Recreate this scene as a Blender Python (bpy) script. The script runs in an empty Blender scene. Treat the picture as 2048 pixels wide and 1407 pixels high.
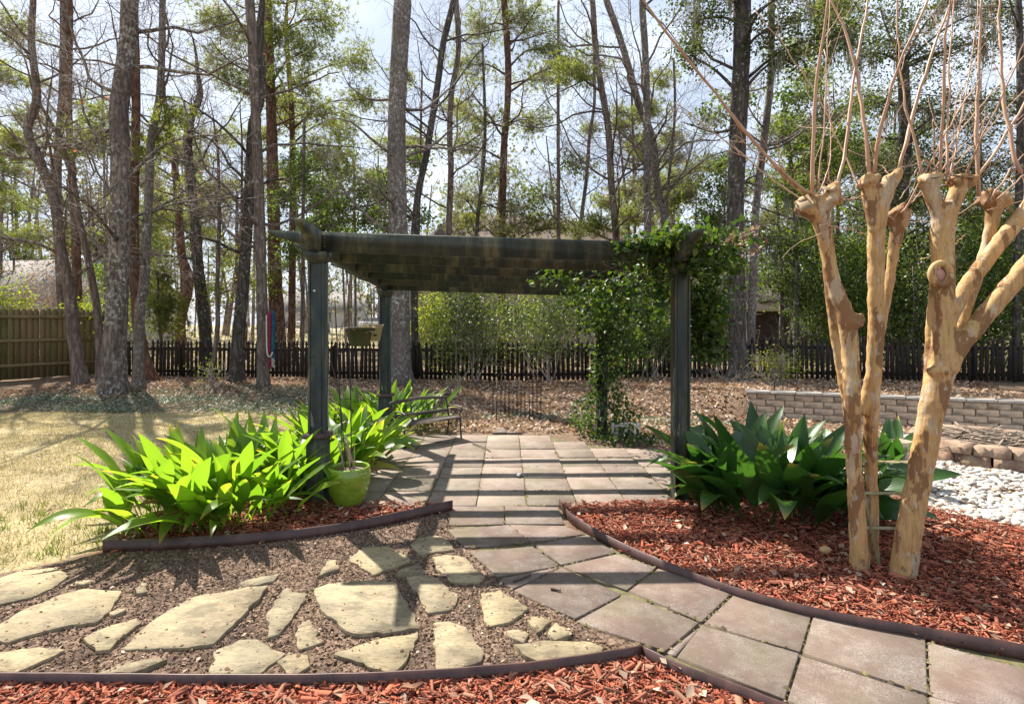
import bpy, math, random
import numpy as np
from mathutils import Vector, Matrix, Euler, Quaternion
rng = np.random.default_rng(11)
random.seed(5)
R = math.radians
SC = bpy.context.scene
COL = SC.collection

# ------------------------------------------------------------------ camera, sky, sun, exposure
F = 1087.0          # focal length in photo pixels (photo is 2048 wide)
CX, HY = 1024.0, 650.0
CZ = 1.63           # eye height
cam_d = bpy.data.cameras.new('camera'); cam = bpy.data.objects.new('camera', cam_d); COL.objects.link(cam)
cam.location = (0, 0, CZ); cam.rotation_euler = (R(90), 0, 0)
cam_d.sensor_width = 36.0; cam_d.lens = F / 2048 * 36; cam_d.shift_y = -(703.5 - HY) / 2048
cam_d.clip_start = 0.05; cam_d.clip_end = 900
SC.camera = cam

SUN = Vector((-0.48, 0.66, 1.0)).normalized()
world = bpy.data.worlds.new('World'); SC.world = world; world.use_nodes = True
wn, wl = world.node_tree.nodes, world.node_tree.links
wn.clear()
w_out = wn.new('ShaderNodeOutputWorld'); w_bg = wn.new('ShaderNodeBackground')
sky = wn.new('ShaderNodeTexSky'); sky.sky_type = 'NISHITA'; sky.sun_disc = False
sky.sun_elevation = math.asin(SUN.z); sky.sun_rotation = math.atan2(SUN.x, SUN.y)
sky.air_density = 1.0; sky.dust_density = 1.2; sky.ozone_density = 1.2
w_tc = wn.new('ShaderNodeTexCoord'); w_map = wn.new('ShaderNodeMapping'); w_map.inputs['Scale'].default_value = (1.6, 1.6, 4.5)
w_no = wn.new('ShaderNodeTexNoise'); w_no.inputs['Scale'].default_value = 2.2; w_no.inputs['Detail'].default_value = 7; w_no.inputs['Roughness'].default_value = 0.6
w_cr = wn.new('ShaderNodeValToRGB'); w_cr.color_ramp.elements[0].position = 0.40; w_cr.color_ramp.elements[0].color = (.42, .42, .42, 1); w_cr.color_ramp.elements[1].position = 0.66
w_mx = wn.new('ShaderNodeMix'); w_mx.data_type = 'RGBA'
w_mx.inputs[7].default_value = (8.4, 9.4, 10.8, 1)
wl.new(w_tc.outputs['Generated'], w_map.inputs['Vector']); wl.new(w_map.outputs[0], w_no.inputs['Vector'])
wl.new(w_no.outputs['Fac'], w_cr.inputs['Fac']); wl.new(w_cr.outputs['Color'], w_mx.inputs[0])
wl.new(sky.outputs[0], w_mx.inputs[6]); wl.new(w_mx.outputs[2], w_bg.inputs['Color'])
w_bg.inputs['Strength'].default_value = 0.05
wl.new(w_bg.outputs[0], w_out.inputs['Surface'])

sun_d = bpy.data.lights.new('sun', 'SUN'); sun = bpy.data.objects.new('sun', sun_d); COL.objects.link(sun)
sun_d.energy = 5.0; sun_d.angle = R(0.53); sun_d.color = (1.0, 0.93, 0.82)
sun.rotation_euler = SUN.to_track_quat('Z', 'Y').to_euler(); sun.location = (-10, 14, 25)
SC.view_settings.view_transform = 'Standard'; SC.view_settings.look = 'None'
SC.view_settings.gamma = 1.0; SC.view_settings.use_curve_mapping = False
SC.view_settings.exposure = 1.4
SC.cycles.max_bounces = 8; SC.cycles.transparent_max_bounces = 8; SC.cycles.caustics_reflective = False; SC.cycles.caustics_refractive = False

# ------------------------------------------------------------------ helpers
def G(px, py, z=0.0):
    "photo pixel -> point on the horizontal plane z"
    d = (CZ - z) * F / (py - HY)
    return ((px - CX) * d / F, d, z)
def P(px, py, d):
    "photo pixel -> point at distance d"
    return ((px - CX) * d / F, d, CZ + (HY - py) * d / F)

def sstep(a, b, x):
    t = np.clip((np.asarray(x, float) - a) / (b - a), 0, 1); return t * t * (3 - 2 * t)

WA = np.array([4.2, 9.7]); WB = np.array([8.6, 8.05])     # retaining wall line (face)
wdir = (WB - WA) / np.linalg.norm(WB - WA); wnrm = np.array([-wdir[1], wdir[0]])
def H(x, y):
    "terrain height"
    x = np.asarray(x, float); y = np.asarray(y, float)
    z = 0.06 * sstep(9, 15, y) + 1.15 * sstep(19, 90, y)
    s = (x - WA[0]) * wnrm[0] + (y - WA[1]) * wnrm[1]
    wdt = 0.10 + np.clip(4.3 - x, 0, 4) * 1.6
    up = np.clip((s - 0.12) / wdt, 0, 1) * np.clip((x - 1.0) / 3.2, 0, 1)
    z = z + up * (0.40 - 0.26 * np.clip((s - 0.2) / 4.2, 0, 1)) * (1 - sstep(16, 30, y))
    z = z + 0.012 * np.sin(x * 2.1 + 1.3 * np.sin(y * 1.3)) * np.cos(y * 1.7 + x * .4) * sstep(8, 10, y)
    return z
def h1(x, y): return float(H(x, y))

def setp(o, label=None, cat=None, group=None, kind=None):
    if label: o['label'] = label
    if cat: o['category'] = cat
    if group: o['group'] = group
    if kind: o['kind'] = kind
    return o
def thing(name, label, cat, loc, group=None, rz=0):
    o = bpy.data.objects.new(name, None); COL.objects.link(o); o.empty_display_size = 0.2
    o.location = loc; o.rotation_euler = (0, 0, rz)
    return setp(o, label, cat, group)
def wloc(p):
    v = np.zeros(3)
    while p is not None:
        v += np.array(p.location); p = p.parent
    return v
def make_mesh(name, V, Fs, smooth=False, uv=None):
    "V (n,3); Fs list of int arrays, each (m,k)"
    V = np.ascontiguousarray(V, np.float32).reshape(-1, 3)
    if isinstance(Fs, np.ndarray): Fs = [Fs]
    Fs = [np.asarray(f, np.int32) for f in Fs if len(f)]
    me = bpy.data.meshes.new(name)
    me.vertices.add(len(V)); me.vertices.foreach_set('co', V.ravel())
    loops = np.concatenate([f.ravel() for f in Fs]); tot = np.concatenate([np.full(len(f), f.shape[1], np.int32) for f in Fs])
    st = np.concatenate([[0], np.cumsum(tot)[:-1]]).astype(np.int32)
    me.loops.add(len(loops)); me.loops.foreach_set('vertex_index', loops)
    me.polygons.add(len(tot)); me.polygons.foreach_set('loop_start', st); me.polygons.foreach_set('loop_total', tot)
    if smooth: me.polygons.foreach_set('use_smooth', np.ones(len(tot), bool))
    if uv is not None:
        l = me.uv_layers.new(name='UVMap'); l.data.foreach_set('uv', np.asarray(uv, np.float32)[loops].ravel())
    me.update(calc_edges=True); me.validate()
    return me
def obj(name, me, mat=None, parent=None, loc=None):
    o = bpy.data.objects.new(name, me); COL.objects.link(o)
    if mat and not me.materials: me.materials.append(mat)
    if parent: o.parent = parent
    if loc is not None: o.location = loc
    return o
def part(name, VF, mat, parent=None, smooth=False, kind=None):
    "mesh given in world coordinates under an unrotated parent"
    V, Fs = VF
    off = wloc(parent) if parent else np.zeros(3)
    o = obj(name, make_mesh(name, np.asarray(V, float) - off, Fs, smooth), mat, parent)
    if kind: o['kind'] = kind
    return o
def single(name, VF, mat, label, cat, group=None, smooth=False):
    "a thing of one mesh, origin at its base"
    V = np.asarray(VF[0], float); c = np.array([(V[:, 0].min() + V[:, 0].max()) / 2, (V[:, 1].min() + V[:, 1].max()) / 2, V[:, 2].min()])
    o = obj(name, make_mesh(name, V - c, VF[1], smooth), mat, None, c)
    return setp(o, label, cat, group)
def join(*vfs):
    Vs, Fs, n = [], [], 0
    for V, F_ in vfs:
        V = np.asarray(V, float).reshape(-1, 3)
        if isinstance(F_, np.ndarray): F_ = [F_]
        for f in F_:
            if len(f): Fs.append(np.asarray(f) + n)
        Vs.append(V); n += len(V)
    by = {}
    for f in Fs: by.setdefault(f.shape[1], []).append(f)
    return np.vstack(Vs), [np.vstack(v) for v in by.values()]

BOXF = np.array([[0, 3, 2, 1], [4, 5, 6, 7], [0, 1, 5, 4], [1, 2, 6, 5], [2, 3, 7, 6], [3, 0, 4, 7]])
def box(cx, cy, cz, sx, sy, sz, rz=0.0, jit=0.0):
    v = np.array([[-1, -1, -1], [1, -1, -1], [1, 1, -1], [-1, 1, -1], [-1, -1, 1], [1, -1, 1], [1, 1, 1], [-1, 1, 1]], float) * .5 * np.array([sx, sy, sz])
    if jit: v += rng.normal(0, jit, v.shape)
    c, s = math.cos(rz), math.sin(rz)
    v = np.column_stack([v[:, 0] * c - v[:, 1] * s, v[:, 0] * s + v[:, 1] * c, v[:, 2]])
    return v + np.array([cx, cy, cz]), BOXF
def bevel_box(sx, sy, sz, b, cz=0.0):
    "box with chamfered edges (8 corners cut into 3 verts)"
    V = []; idx = {}
    for X in (-1, 1):
        for Y in (-1, 1):
            for Z in (-1, 1):
                c = np.array([X * sx / 2, Y * sy / 2, Z * sz / 2 + cz])
                for a, dlt in enumerate(((0, b, b), (b, 0, b), (b, b, 0))):
                    idx[X, Y, Z, a] = len(V)
                    V.append(c - np.array([X, Y, Z]) * np.array(dlt))
    q, t = [], []
    for a in range(3):
        o1, o2 = [k for k in range(3) if k != a]
        for s in (-1, 1):
            loop = []
            for u, w in ((-1, -1), (1, -1), (1, 1), (-1, 1)):
                k = [0, 0, 0]; k[a] = s; k[o1] = u; k[o2] = w; loop.append(idx[k[0], k[1], k[2], a])
            if (s > 0) == (a == 1): loop = loop[::-1]
            q.append(loop)
    for a in range(3):
        o1, o2 = [k for k in range(3) if k != a]
        for s1 in (-1, 1):
            for s2 in (-1, 1):
                k = [0, 0, 0]; k[o1] = s1; k[o2] = s2
                k0 = list(k); k0[a] = -1; k1 = list(k); k1[a] = 1
                q.append([idx[(*k0, o1)], idx[(*k1, o1)], idx[(*k1, o2)], idx[(*k0, o2)]])
    for X in (-1, 1):
        for Y in (-1, 1):
            for Z in (-1, 1): t.append([idx[X, Y, Z, 0], idx[X, Y, Z, 1], idx[X, Y, Z, 2]])
    return np.array(V), [np.array(q), np.array(t)]
def xform(VF, loc=(0, 0, 0), rot=(0, 0, 0)):
    M = np.array(Euler(rot).to_matrix()); return np.asarray(VF[0]) @ M.T + np.array(loc), VF[1]

def tubes(Pts, Rad, S=6, cap=True):
    "batch of tubes: Pts (M,N,3), Rad (M,N)"
    Pts = np.asarray(Pts, float); Rad = np.asarray(Rad, float)
    if Pts.ndim == 2: Pts = Pts[None]; Rad = Rad[None]
    M, N, _ = Pts.shape
    T = np.gradient(Pts, axis=1); T /= np.linalg.norm(T, axis=2, keepdims=True) + 1e-9
    ref = np.eye(3)[np.argmin(np.abs(T).mean(1), axis=1)][:, None, :]
    U = np.cross(T, np.broadcast_to(ref, T.shape)); U /= np.linalg.norm(U, axis=2, keepdims=True) + 1e-9
    W = np.cross(T, U)
    a = np.arange(S) * 2 * np.pi / S
    ring = U[:, :, None, :] * np.cos(a)[None, None, :, None] + W[:, :, None, :] * np.sin(a)[None, None, :, None]
    V = (Pts[:, :, None, :] + ring * Rad[:, :, None, None]).reshape(-1, 3)
    m, n, s = np.meshgrid(np.arange(M), np.arange(N - 1), np.arange(S), indexing='ij')
    b = (m * N + n) * S; s2 = (s + 1) % S
    Q = np.stack([b + s, b + s2, b + S + s2, b + S + s], -1).reshape(-1, 4)
    Fs = [Q]
    if cap and S >= 3:
        m = np.arange(M)[:, None] * N * S
        e = m + (N - 1) * S + np.arange(S)[None]
        b0 = m + np.arange(S)[None][:, ::-1]
        Fs += [e, b0]
    return V, Fs
def resample(pts, n):
    "smooth (Catmull-Rom) resampling of a polyline to n points"
    p = np.asarray(pts, float)
    L = np.concatenate([[0], np.cumsum(np.linalg.norm(np.diff(p[:, :3], axis=0), axis=1))])
    t = np.linspace(0, L[-1], n); out = np.zeros((n, p.shape[1]))
    m = np.zeros_like(p); m[1:-1] = (p[2:] - p[:-2]) / (L[2:] - L[:-2])[:, None]
    m[0] = (p[1] - p[0]) / (L[1] - L[0]); m[-1] = (p[-1] - p[-2]) / (L[-1] - L[-2])
    k = np.clip(np.searchsorted(L, t, side='right') - 1, 0, len(p) - 2)
    hh = (L[k + 1] - L[k]); u = ((t - L[k]) / hh)[:, None]; hh = hh[:, None]
    out = (2 * u**3 - 3 * u**2 + 1) * p[k] + (u**3 - 2 * u**2 + u) * hh * m[k] + (-2 * u**3 + 3 * u**2) * p[k + 1] + (u**3 - u**2) * hh * m[k + 1]
    return out
def tube(pts, rads, S=8, n=None):
    a = np.column_stack([np.asarray(pts, float), np.broadcast_to(np.asarray(rads, float), (len(pts),))])
    if n: a = resample(a, n)
    return tubes(a[:, :3], np.maximum(a[:, 3], 1e-4), S)
def rods(segs, r, S=6):
    "joined straight rods"
    return join(*[tubes(np.array([a, b], float), np.array([r, r]), S) for a, b in segs])
def lathe(prof, S=32, c=(0, 0, 0)):
    prof = np.asarray(prof, float); n = len(prof); a = np.arange(S) * 2 * np.pi / S
    V = np.stack([prof[:, None, 0] * np.cos(a), prof[:, None, 0] * np.sin(a), np.broadcast_to(prof[:, None, 1], (n, S))], -1).reshape(-1, 3) + np.array(c)
    i, s = np.meshgrid(np.arange(n - 1), np.arange(S), indexing='ij'); s2 = (s + 1) % S
    return V, np.stack([i * S + s, i * S + s2, (i + 1) * S + s2, (i + 1) * S + s], -1).reshape(-1, 4)
def prism(poly, z0, z1, side_in=0.0):
    "horizontal polygon (k,2) from z0 up to z1; top edge drawn in a little"
    poly = np.asarray(poly, float)
    a2 = np.sum(poly[:, 0] * np.roll(poly[:, 1], -1) - np.roll(poly[:, 0], -1) * poly[:, 1])
    if a2 < 0: poly = poly[::-1]
    k = len(poly); c = poly.mean(0)
    d = c - poly; d /= np.linalg.norm(d, axis=1, keepdims=True)
    top = poly + d * side_in
    V = np.vstack([np.column_stack([poly, np.full(k, z0)]), np.column_stack([poly, np.full(k, z1 - side_in * .6)]), np.column_stack([top, np.full(k, z1)])])
    i = np.arange(k); j = (i + 1) % k
    return V, [np.vstack([np.stack([i, j, j + k, i + k], -1), np.stack([i + k, j + k, j + 2 * k, i + 2 * k], -1)]), (np.arange(k) + 2 * k)[None]]
def inpoly(x, y, poly):
    x = np.asarray(x); y = np.asarray(y); c = np.zeros(x.shape, bool); n = len(poly)
    for i in range(n):
        x1, y1 = poly[i][:2]; x2, y2 = poly[(i + 1) % n][:2]
        t = ((y1 > y) != (y2 > y)) & (x < (x2 - x1) * (y - y1) / (y2 - y1 + 1e-12) + x1)
        c ^= t
    return c
def scatter(poly, n):
    poly = np.array([p[:2] for p in poly]); lo, hi = poly.min(0), poly.max(0); out = np.zeros((0, 2))
    while len(out) < n:
        q = rng.uniform(lo, hi, (n * 2, 2)); out = np.vstack([out, q[inpoly(q[:, 0], q[:, 1], poly)]])
    return out[:n]
def rotmats(n, tilt=None):
    "random rotations; tilt = max angle of local z from up"
    az = rng.uniform(0, 2 * np.pi, n)
    if tilt is None:
        q = rng.normal(size=(n, 4)); q /= np.linalg.norm(q, axis=1, keepdims=True); w, x, y, z = q.T
        return np.stack([1 - 2 * (y * y + z * z), 2 * (x * y - z * w), 2 * (x * z + y * w), 2 * (x * y + z * w), 1 - 2 * (x * x + z * z), 2 * (y * z - x * w), 2 * (x * z - y * w), 2 * (y * z + x * w), 1 - 2 * (x * x + y * y)], -1).reshape(-1, 3, 3)
    t = rng.uniform(-tilt, tilt, n); t2 = rng.uniform(-tilt, tilt, n)
    c, s = np.cos(az), np.sin(az); o, l = np.zeros(n), np.ones(n)
    Rz = np.stack([c, -s, o, s, c, o, o, o, l], -1).reshape(-1, 3, 3)
    Rx = np.stack([l, o, o, o, np.cos(t), -np.sin(t), o, np.sin(t), np.cos(t)], -1).reshape(-1, 3, 3)
    Ry = np.stack([np.cos(t2), o, np.sin(t2), o, l, o, -np.sin(t2), o, np.cos(t2)], -1).reshape(-1, 3, 3)
    return Rz @ Ry @ Rx
def stamp(C, base, faces, Rm, scale):
    "copies of a small shape at points C"
    C = np.asarray(C, float); n = len(C); b = np.asarray(base, float); k = len(b)
    sc = np.broadcast_to(np.asarray(scale, float).reshape(n, -1) if np.ndim(scale) else np.full((n, 1), scale), (n, 3)) if not (np.ndim(scale) == 2) else scale
    V = np.einsum('nij,nkj->nki', Rm, b[None] * sc[:, None, :]) + C[:, None, :]
    Fo = (np.asarray(faces)[None] + (np.arange(n) * k)[:, None, None]).reshape(-1, np.asarray(faces).shape[1])
    return V.reshape(-1, 3), Fo
KITE = np.array([[0, 0, 0], [.30, .42, .10], [0, 1, -.05], [-.30, .42, .10]]); KITEF = np.array([[0, 1, 2], [0, 2, 3]])
LEAF6 = np.array([[0, 0, 0], [.24, .28, .08], [.22, .62, .07], [0, 1, -.08], [-.22, .62, .07], [-.24, .28, .08], [0, .45, 0]]); LEAF6F = np.array([[0, 1, 6], [1, 2, 6], [2, 3, 6], [3, 4, 6], [4, 5, 6], [5, 0, 6]])
def leaves(C, size, tilt=None, shape='kite', wide=1.0):
    n = len(C); s = np.broadcast_to(size, (n,)) * rng.uniform(.65, 1.25, n)
    b, f = (KITE, KITEF) if shape == 'kite' else (LEAF6, LEAF6F)
    return stamp(C, b, f, rotmats(n, tilt), np.stack([s * wide, s, s], -1))
def needles(C, D, n, length, width):
    "tufts of n thin needles at C pointing about D"
    M = len(C); C = np.repeat(C, n, 0); D = np.repeat(D, n, 0)
    v = D * .55 + rng.normal(0, .55, D.shape); v /= np.linalg.norm(v, axis=1, keepdims=True)
    L = length * rng.uniform(.6, 1.15, len(C))[:, None]
    w = np.cross(v, rng.normal(size=v.shape)); w /= np.linalg.norm(w, axis=1, keepdims=True) + 1e-9
    V = np.stack([C - w * width, C + w * width, C + v * L], 1).reshape(-1, 3)
    return V, np.arange(len(V)).reshape(-1, 3)

# ------------------------------------------------------------------ materials
def new_mat(name):
    m = bpy.data.materials.new(name); m.use_nodes = True; nt = m.node_tree; nt.nodes.clear()
    out = nt.nodes.new('ShaderNodeOutputMaterial'); b = nt.nodes.new('ShaderNodeBsdfPrincipled'); nt.links.new(b.outputs[0], out.inputs[0])
    return m, nt.nodes, nt.links, b, out
def tex(N, L, kind, scale=5.0, detail=4, rough=.55, vec=(1, 1, 1), coord='Object', off=None, rot=(0, 0, 0)):
    tc = N.new('ShaderNodeTexCoord'); mp = N.new('ShaderNodeMapping'); mp.inputs['Scale'].default_value = vec; mp.inputs['Rotation'].default_value = rot
    L.new(tc.outputs[coord], mp.inputs[0])
    src = mp.outputs[0]
    if off:
        oi = N.new('ShaderNodeObjectInfo'); ad = N.new('ShaderNodeVectorMath'); ad.operation = 'MULTIPLY_ADD'
        cb = N.new('ShaderNodeCombineXYZ'); L.new(oi.outputs['Random'], cb.inputs[0]); L.new(oi.outputs['Random'], cb.inputs[1]); L.new(oi.outputs['Random'], cb.inputs[2])
        L.new(cb.outputs[0], ad.inputs[0]); ad.inputs[1].default_value = (37, 91, 53); L.new(src, ad.inputs[2]); src = ad.outputs[0]
    if kind == 'noise':
        t = N.new('ShaderNodeTexNoise'); t.inputs['Detail'].default_value = detail; t.inputs['Roughness'].default_value = rough
    elif kind == 'vor': t = N.new('ShaderNodeTexVoronoi')
    elif kind == 'vedge': t = N.new('ShaderNodeTexVoronoi'); t.feature = 'DISTANCE_TO_EDGE'
    elif kind == 'wave': t = N.new('ShaderNodeTexWave'); t.inputs['Distortion'].default_value = detail
    t.inputs['Scale'].default_value = scale
    L.new(src, t.inputs['Vector']); return t
def ramp(N, L, src, stops, const=False):
    r = N.new('ShaderNodeValToRGB'); cr = r.color_ramp
    if const: cr.interpolation = 'CONSTANT'
    while len(cr.elements) < len(stops): cr.elements.new(.5)
    for e, (p, c) in zip(cr.elements, stops):
        e.position = p; e.color = (*c, 1) if np.ndim(c) else (c, c, c, 1)
    L.new(src, r.inputs[0]); return r.outputs[0]
def mix(N, L, fac, a, b, mode='MIX'):
    m = N.new('ShaderNodeMix'); m.data_type = 'RGBA'; m.blend_type = mode
    for s, v in ((0, fac), (6, a), (7, b)):
        if hasattr(v, 'links'): L.new(v, m.inputs[s])
        else: m.inputs[s].default_value = v if s == 0 else (*v, 1)
    return m.outputs[2]
def bump(N, L, h, b, strength=.4, dist=.02):
    n = N.new('ShaderNodeBump'); n.inputs['Strength'].default_value = strength; n.inputs['Distance'].default_value = dist
    L.new(h, n.inputs['Height']); L.new(n.outputs[0], b.inputs['Normal']); return n
def simple(name, c1, c2, scale=8, rough=.7, bstr=.2, vec=(1, 1, 1), spec=.3, metal=0.0, bdist=.01, lo=.35, hi=.65, off=None):
    m, N, L, b, _ = new_mat(name)
    t = tex(N, L, 'noise', scale, 6, .6, vec, off=off)
    L.new(ramp(N, L, t.outputs['Fac'], [(lo, c1), (hi, c2)]), b.inputs['Base Color'])
    b.inputs['Roughness'].default_value = rough; b.inputs['Specular IOR Level'].default_value = spec; b.inputs['Metallic'].default_value = metal
    if bstr: bump(N, L, t.outputs['Fac'], b, bstr, bdist)
    return m
def leaf_mat(name, cols, trans=.35, tcol=None, rough=.45, spec=.5, rnd='island'):
    m, N, L, b, out = new_mat(name)
    if rnd == 'island': g = N.new('ShaderNodeNewGeometry'); rs = g.outputs['Random Per Island']
    else: g = N.new('ShaderNodeObjectInfo'); rs = g.outputs['Random']
    k = len(cols); c = ramp(N, L, rs, [(i / max(k - 1, 1), cc) for i, cc in enumerate(cols)])
    L.new(c, b.inputs['Base Color']); b.inputs['Roughness'].default_value = rough; b.inputs['Specular IOR Level'].default_value = spec
    if trans:
        tr = N.new('ShaderNodeBsdfTranslucent'); ms = N.new('ShaderNodeMixShader'); ms.inputs[0].default_value = trans
        L.new(mix(N, L, 1.0, c, tcol or (1.6, 1.7, .7), 'MULTIPLY'), tr.inputs[0])
        L.new(b.outputs[0], ms.inputs[1]); L.new(tr.outputs[0], ms.inputs[2]); L.new(ms.outputs[0], out.inputs[0])
    return m
def bark(name, dark, light, lichen=0.0, scale=9.0, vs=.16, bstr=.9, lcol=(.42, .42, .38), moss=0.0):
    m, N, L, b, _ = new_mat(name)
    v = tex(N, L, 'vedge', scale, vec=(1, 1, vs)); n = tex(N, L, 'noise', scale * 1.6, 8, .7, (1, 1, .35))
    n2 = tex(N, L, 'noise', 1.3, 3, .5)
    mul = N.new('ShaderNodeMath'); mul.operation = 'MULTIPLY_ADD'; L.new(v.outputs['Distance'], mul.inputs[0]); mul.inputs[1].default_value = 1.4
    L.new(n.outputs['Fac'], mul.inputs[2])
    c = ramp(N, L, mul.outputs[0], [(.40, dark), (.95, light)])
    c = mix(N, L, ramp(N, L, n2.outputs['Fac'], [(.35, 0.0), (.7, .45)]), c, tuple(x * .45 for x in dark))
    if lichen:
        l = tex(N, L, 'noise', 13, 7, .72, (1, 1, .8)); l2 = tex(N, L, 'noise', 1.1, 3)
        f = mix(N, L, 1.0, ramp(N, L, l.outputs['Fac'], [(.62 - .10 * lichen, 0.0), (.66 - .06 * lichen, 1.0)]), ramp(N, L, l2.outputs['Fac'], [(.40, .15), (.6, 1.0)]), 'MULTIPLY')
        c = mix(N, L, f, c, lcol)
    if moss:
        l = tex(N, L, 'noise', 3, 5, .6); c = mix(N, L, ramp(N, L, l.outputs['Fac'], [(.52, 0.0), (.75, moss)]), c, (.07, .09, .03))
    L.new(c, b.inputs['Base Color']); b.inputs['Roughness'].default_value = .9; b.inputs['Specular IOR Level'].default_value = .15
    bump(N, L, mul.outputs[0], b, bstr, .03)
    return m
# --- ground sheet: colour zones come from a painted attribute that follows the beds
def ground_mat():
    m, N, L, b, _ = new_mat('garden_ground')
    at = N.new('ShaderNodeAttribute'); at.attribute_name = 'zone'; sp = N.new('ShaderNodeSeparateColor'); L.new(at.outputs['Color'], sp.inputs[0])
    n1 = tex(N, L, 'noise', 3.0, 8, .65); n2 = tex(N, L, 'noise', 42, 6, .7); n3 = tex(N, L, 'noise', .55, 4, .6); n4 = tex(N, L, 'vor', 55)
    litter = ramp(N, L, n2.outputs['Fac'], [(.30, (.045, .03, .02)), (.46, (.13, .085, .055)), (.62, (.31, .23, .165)), (.8, (.44, .34, .25))])
    litter = mix(N, L, ramp(N, L, n1.outputs['Fac'], [(.40, 0.0), (.68, .75)]), litter, (.10, .07, .05))
    lawn = ramp(N, L, n2.outputs['Fac'], [(.30, (.18, .14, .07)), (.5, (.38, .31, .17)), (.75, (.56, .48, .30))])
    lawn = mix(N, L, ramp(N, L, n1.outputs['Fac'], [(.45, 0.0), (.75, .6)]), lawn, (.15, .11, .065))
    grav = ramp(N, L, n4.outputs['Color'], [(.15, (.055, .036, .025)), (.5, (.15, .10, .07)), (.9, (.26, .185, .135))])
    grav = mix(N, L, ramp(N, L, n1.outputs['Fac'], [(.42, 0.0), (.66, .7)]), grav, (.06, .042, .035))
    mul = ramp(N, L, n2.outputs['Fac'], [(.3, (.03, .01, .008)), (.7, (.16, .045, .03))])
    far = ramp(N, L, n3.outputs['Fac'], [(.35, (.24, .21, .10)), (.6, (.38, .33, .19)), (.75, (.20, .22, .08))])
    c = mix(N, L, sp.outputs[0], litter, lawn); c = mix(N, L, sp.outputs[1], c, grav); c = mix(N, L, sp.outputs[2], c, mul)
    a2 = N.new('ShaderNodeAttribute'); a2.attribute_name = 'far'; c = mix(N, L, a2.outputs['Fac'], c, far)
    L.new(c, b.inputs['Base Color']); b.inputs['Roughness'].default_value = .95; b.inputs['Specular IOR Level'].default_value = .1
    bump(N, L, n2.outputs['Fac'], b, .7, .03)
    return m
LAWN = [G(*p) for p in ((-500, 826), (0, 826), (300, 826), (560, 822), (625, 840), (600, 880), (540, 905), (420, 960), (250, 1050), (205, 1104), (0, 1150), (-700, 1260))]
COVER = [G(*p) for p in ((-500, 800), (0, 796), (120, 788), (300, 782), (480, 776), (640, 778), (760, 790), (700, 812), (620, 836), (480, 826), (300, 828), (100, 826), (-500, 824))]
GRAVEL = [G(*p) for p in ((-900, 1230), (0, 1152), (205, 1108), (520, 1088), (905, 1022), (925, 1080), (1045, 1165), (1250, 1262), (1305, 1290), (1290, 1300), (1285, 1330), (1050, 1368), (700, 1388), (-900, 1388))]
EDGE_R = [(1118, 1014), (1150, 1052), (1250, 1110), (1450, 1190), (1640, 1243), (1840, 1283), (2048, 1322), (2350, 1385)]
MULCH_R = [G(*p) for p in ([(1118, 1012), (1340, 1006), (1560, 985), (1700, 985), (1810, 1005), (1950, 1042), (2048, 1062), (2350, 1130)] + EDGE_R[::-1])]
EDGE_L = [(205, 1106), (330, 1103), (520, 1089), (700, 1066), (820, 1042), (905, 1022)]
MULCH_L = [G(*p) for p in (EDGE_L + [(890, 1012), (720, 1008), (560, 970), (420, 985), (260, 1060)])]
EDGE_F = [(-700, 1352), (0, 1352), (400, 1354), (700, 1353), (1050, 1332), (1285, 1298), (1360, 1334), (1470, 1374), (1600, 1425), (1900, 1560)]
MULCH_F = [G(*p, .06) for p in (EDGE_F + [(1900, 1800), (-700, 1800)])]
PEBBLE = [G(*p) for p in ((1812, 1005), (1765, 950), (1750, 905), (1775, 875), (1835, 862), (2100, 868), (2500, 880), (2700, 1010), (2500, 1160), (2048, 1062), (1950, 1042))]

xs = np.concatenate([[-400, -200, -100, -60, -40, -28, -20, -16], np.arange(-13, 11.01, .12), [12, 14, 17, 22, 30, 45, 70, 110, 200, 400]])
ys = np.concatenate([[-60, -20, -6, -1, .8], np.arange(1.4, 17.6, .12), [18, 19, 20.5, 22, 24, 27, 30, 34, 38, 44, 52, 60, 70, 82, 95, 120, 170, 260, 420, 700]])
gx, gy = np.meshgrid(xs, ys); gz = H(gx, gy) + rng.normal(0, .004, gx.shape) * ((gy > 2) & (gy < 16))
nx, ny = len(xs), len(ys); i, j = np.meshgrid(np.arange(nx - 1), np.arange(ny - 1)); k = j * nx + i
ground = obj('ground', make_mesh('ground', np.stack([gx, gy, gz], -1).reshape(-1, 3), np.stack([k, k + 1, k + nx + 1, k + nx], -1).reshape(-1, 4), True), ground_mat())
ground['kind'] = 'structure'; ground['label'] = 'garden soil with dry leaves running out to the far lawn'
zone = np.zeros((nx * ny, 4), np.float32); zone[:, 3] = 1
fx, fy = gx.ravel(), gy.ravel()
zone[inpoly(fx, fy, LAWN), 0] = 1
zone[(fx < -12) & (fy < 11.0) & (fy > -20), 0] = 1
zone[inpoly(fx, fy, GRAVEL) | inpoly(fx, fy, PEBBLE), 1] = 1
for poly in (MULCH_R, MULCH_L, MULCH_F): zone[inpoly(fx, fy, poly), 2] = 1
ca = ground.data.color_attributes.new('zone', 'FLOAT_COLOR', 'POINT'); ca.data.foreach_set('color', zone.ravel())
fa = ground.data.attributes.new('far', 'FLOAT', 'POINT'); fa.data.foreach_set('value', sstep(22, 40, fy).astype(np.float32))

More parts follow.
